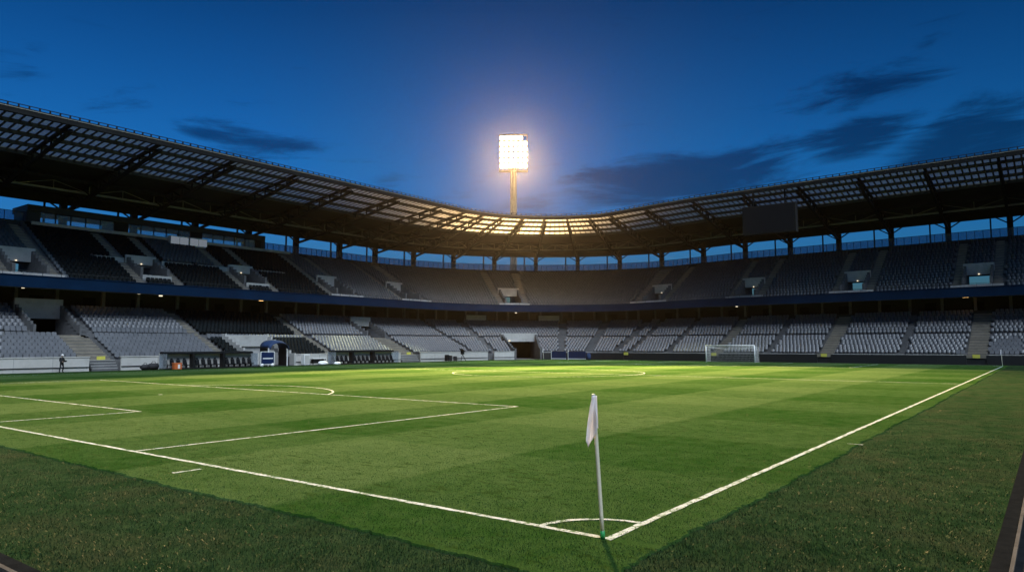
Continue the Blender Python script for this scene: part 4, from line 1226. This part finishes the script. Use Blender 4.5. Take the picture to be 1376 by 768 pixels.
# ---------------------------------------------------------------- sky
w = bpy.data.worlds.new('World'); scene.world = w; w.use_nodes = True
nt = w.node_tree; nd = nt.nodes; lk = nt.links
for n in list(nd): nd.remove(n)
out = nd.new('ShaderNodeOutputWorld'); bg = nd.new('ShaderNodeBackground'); lk.new(bg.outputs[0], out.inputs[0])
sky = nd.new('ShaderNodeTexSky'); sky.sky_type = 'NISHITA'; sky.sun_disc = False
SUN_AZ = math.radians(-27)           # direction to the last daylight, measured from +x towards +y
sky.sun_elevation = math.radians(0.5); sky.sun_rotation = PI/2 - SUN_AZ
sky.altitude = 0; sky.air_density = 1.0; sky.dust_density = 0.4; sky.ozone_density = 6.0
tc = nd.new('ShaderNodeTexCoord'); gen = tc.outputs['Generated']
sp = nd.new('ShaderNodeSeparateXYZ'); lk.new(gen, sp.inputs[0])
az = math_node(nd, lk, 'ARCTAN2', sp.outputs[1], sp.outputs[0]); el = math_node(nd, lk, 'ARCSINE', sp.outputs[2])
# cloud field: streaky noise, gathered into a few banks
mp = nd.new('ShaderNodeCombineXYZ')
lk.new(math_node(nd, lk, 'MULTIPLY_ADD', el, -4.0, math_node(nd, lk, 'MULTIPLY', az, 3.2)), mp.inputs[0]); lk.new(math_node(nd, lk, 'MULTIPLY_ADD', az, 1.5, math_node(nd, lk, 'MULTIPLY', el, 19.0)), mp.inputs[1])
lk.new(math_node(nd, lk, 'MULTIPLY', az, 0.0), mp.inputs[2])
nz = N(nd, 'ShaderNodeTexNoise', Scale=1.45, Detail=11.0, Roughness=0.65, Distortion=0.5); lk.new(mp.outputs[0], nz.inputs['Vector'])
def dirpx(px_, py_):
    d = (fw + rt*((px_-688)/FPX) + up*((384-py_)/FPX)).normalized()
    return math.atan2(d.y, d.x), math.asin(d.z)
banks = [((750, 256), (1100, 208), 20, 1.1), ((1060, 210), (1250, 156), 15, 1.05), ((1190, 206), (1430, 150), 24, 0.85), ((1060, 150), (1330, 75), 22, 0.5), ((610, 276), (860, 268), 19, 0.55),
         ((200, 155), (425, 214), 24, 0.78), ((120, 110), (250, 140), 24, 0.35), ((480, 250), (560, 247), 10, 0.45), ((-60, 90), (120, 70), 26, 0.3), ((900, 60), (1180, 20), 30, 0.18)]
tot = None
for (a, b, wd, amt) in banks:
    a0, e0 = dirpx(*a); a1, e1 = dirpx(*b)
    cx_, cy_ = (a0+a1)/2, (e0+e1)/2
    Lh = math.hypot(a1-a0, e1-e0)/2; th = math.atan2(e1-e0, a1-a0)
    dx = math_node(nd, lk, 'SUBTRACT', az, cx_); dy = math_node(nd, lk, 'SUBTRACT', el, cy_)
    u_ = math_node(nd, lk, 'MULTIPLY_ADD', dx, math.cos(th)/(Lh*1.15), math_node(nd, lk, 'MULTIPLY', dy, math.sin(th)/(Lh*1.15)))
    v_ = math_node(nd, lk, 'MULTIPLY_ADD', dx, -math.sin(th)/(wd/FPX*1.8), math_node(nd, lk, 'MULTIPLY', dy, math.cos(th)/(wd/FPX*1.8)))
    r2 = math_node(nd, lk, 'MULTIPLY_ADD', u_, u_, math_node(nd, lk, 'MULTIPLY', v_, v_))
    gsn = math_node(nd, lk, 'MULTIPLY', math_node(nd, lk, 'POWER', 2.71828, math_node(nd, lk, 'MULTIPLY', r2, -1.0)), amt)
    tot = gsn if tot is None else math_node(nd, lk, 'MAXIMUM', tot, gsn)
cov = math_node(nd, lk, 'MULTIPLY_ADD', tot, 1.22, math_node(nd, lk, 'MULTIPLY_ADD', nz.outputs['Fac'], 2.8, -1.78))
mr = nd.new('ShaderNodeMapRange'); mr.interpolation_type = 'SMOOTHSTEP'; mr.inputs[1].default_value = 0.0; mr.inputs[2].default_value = 0.62
lk.new(cov, mr.inputs[0])
tint = nd.new('ShaderNodeMix'); tint.data_type = 'RGBA'; tint.blend_type = 'MULTIPLY'; tint.inputs[0].default_value = 1.0
lk.new(sky.outputs[0], tint.inputs[6]); gr = nd.new('ShaderNodeValToRGB'); cr = gr.color_ramp
cr.elements[0].position = 0.0; cr.elements[0].color = (1.60, 2.15, 2.05, 1)
cr.elements[1].position = 0.62; cr.elements[1].color = (0.16, 0.60, 0.49, 1)
for p_, c_ in ((0.10, (1.35, 2.15, 1.95, 1)), (0.30, (1.0, 1.75, 1.36, 1))):
    e_ = cr.elements.new(p_); e_.color = c_
lk.new(math_node(nd, lk, 'MULTIPLY', el, 1.25, clamp=True), gr.inputs[0])
lk.new(gr.outputs[0], tint.inputs[7])
cl = nd.new('ShaderNodeMix'); cl.data_type = 'RGBA'; cl.blend_type = 'MULTIPLY'; cl.inputs[0].default_value = 1.0
lk.new(tint.outputs[2], cl.inputs[6]); cl.inputs[7].default_value = (0.30, 0.32, 0.36, 1)
fac = math_node(nd, lk, 'MULTIPLY', mr.outputs[0], 0.92)
fin = mixc(nd, lk, fac, tint.outputs[2], cl.outputs[2])
lk.new(fin, bg.inputs[0]); bg.inputs[1].default_value = 0.10

# ---------------------------------------------------------------- lights
sd = bpy.data.lights.new('twilight', 'SUN'); sun = bpy.data.objects.new('twilight', sd); C.objects.link(sun)
sd.energy = 1.02; sd.angle = math.radians(40); sd.color = (0.76, 0.88, 1.0)
el_ = math.radians(54); dv = Vector((math.cos(SUN_AZ)*math.cos(el_), math.sin(SUN_AZ)*math.cos(el_), math.sin(el_)))
sun.rotation_euler = dv.to_track_quat('Z', 'Y').to_euler()
head = Vector((FX, FY, (zb+zt)/2)); fdir = (Vector((CX, CY, 0))-Vector((FX, FY, 0))).normalized()
def spot(name, aim, energy, size, blend, rad, col=(1.0, 0.63, 0.27)):
    d = bpy.data.lights.new(name, 'SPOT'); o = bpy.data.objects.new(name, d); C.objects.link(o)
    o.location = head + fdir*1.0
    d.energy = energy*0.95; d.spot_size = math.radians(size); d.spot_blend = blend; d.shadow_soft_size = rad; d.color = col
    o.rotation_euler = (Vector(o.location)-Vector(aim)).to_track_quat('Z', 'Y').to_euler()
    return o
spot('floodlight_beam', (-44, 62, 0), 1150000, 68, 1.0, 1.6)
spot('floodlight_lower_beam', tuple(P(97.6, 9, 25)), 1500000, 56, 1.0, 1.2)

# ---------------------------------------------------------------- evening haze
mb = MB(); mb.box(-230, 60, -60, 260, -1.2, 56)
hz = mb.build('haze', []) if False else None
m, nt, nd, lk = new_mat('evening_haze')
out = nd.new('ShaderNodeOutputMaterial'); pv = nd.new('ShaderNodeVolumePrincipled')
pv.inputs['Color'].default_value = (0.96, 0.90, 0.84, 1); pv.inputs['Density'].default_value = 0.0000095; pv.inputs['Anisotropy'].default_value = 0.87
lk.new(pv.outputs[0], out.inputs['Volume'])
hz = mb.build('haze', m); hz['kind'] = 'stuff'; tag(hz, 'thin evening haze hanging over the whole stadium', 'haze')

# ---------------------------------------------------------------- render settings
scene.render.engine = 'CYCLES'
cy = scene.cycles
cy.use_denoising = True
try: cy.denoiser = 'OPENIMAGEDENOISE'
except Exception: pass
cy.max_bounces = 6; cy.diffuse_bounces = 3; cy.glossy_bounces = 2; cy.transmission_bounces = 4; cy.transparent_max_bounces = 10; cy.volume_bounces = 0
cy.sample_clamp_indirect = 4.0
vs = scene.view_settings
vs.view_transform = 'Standard'; vs.look = 'None'; vs.exposure = 2.05; vs.gamma = 1.0; vs.use_curve_mapping = False
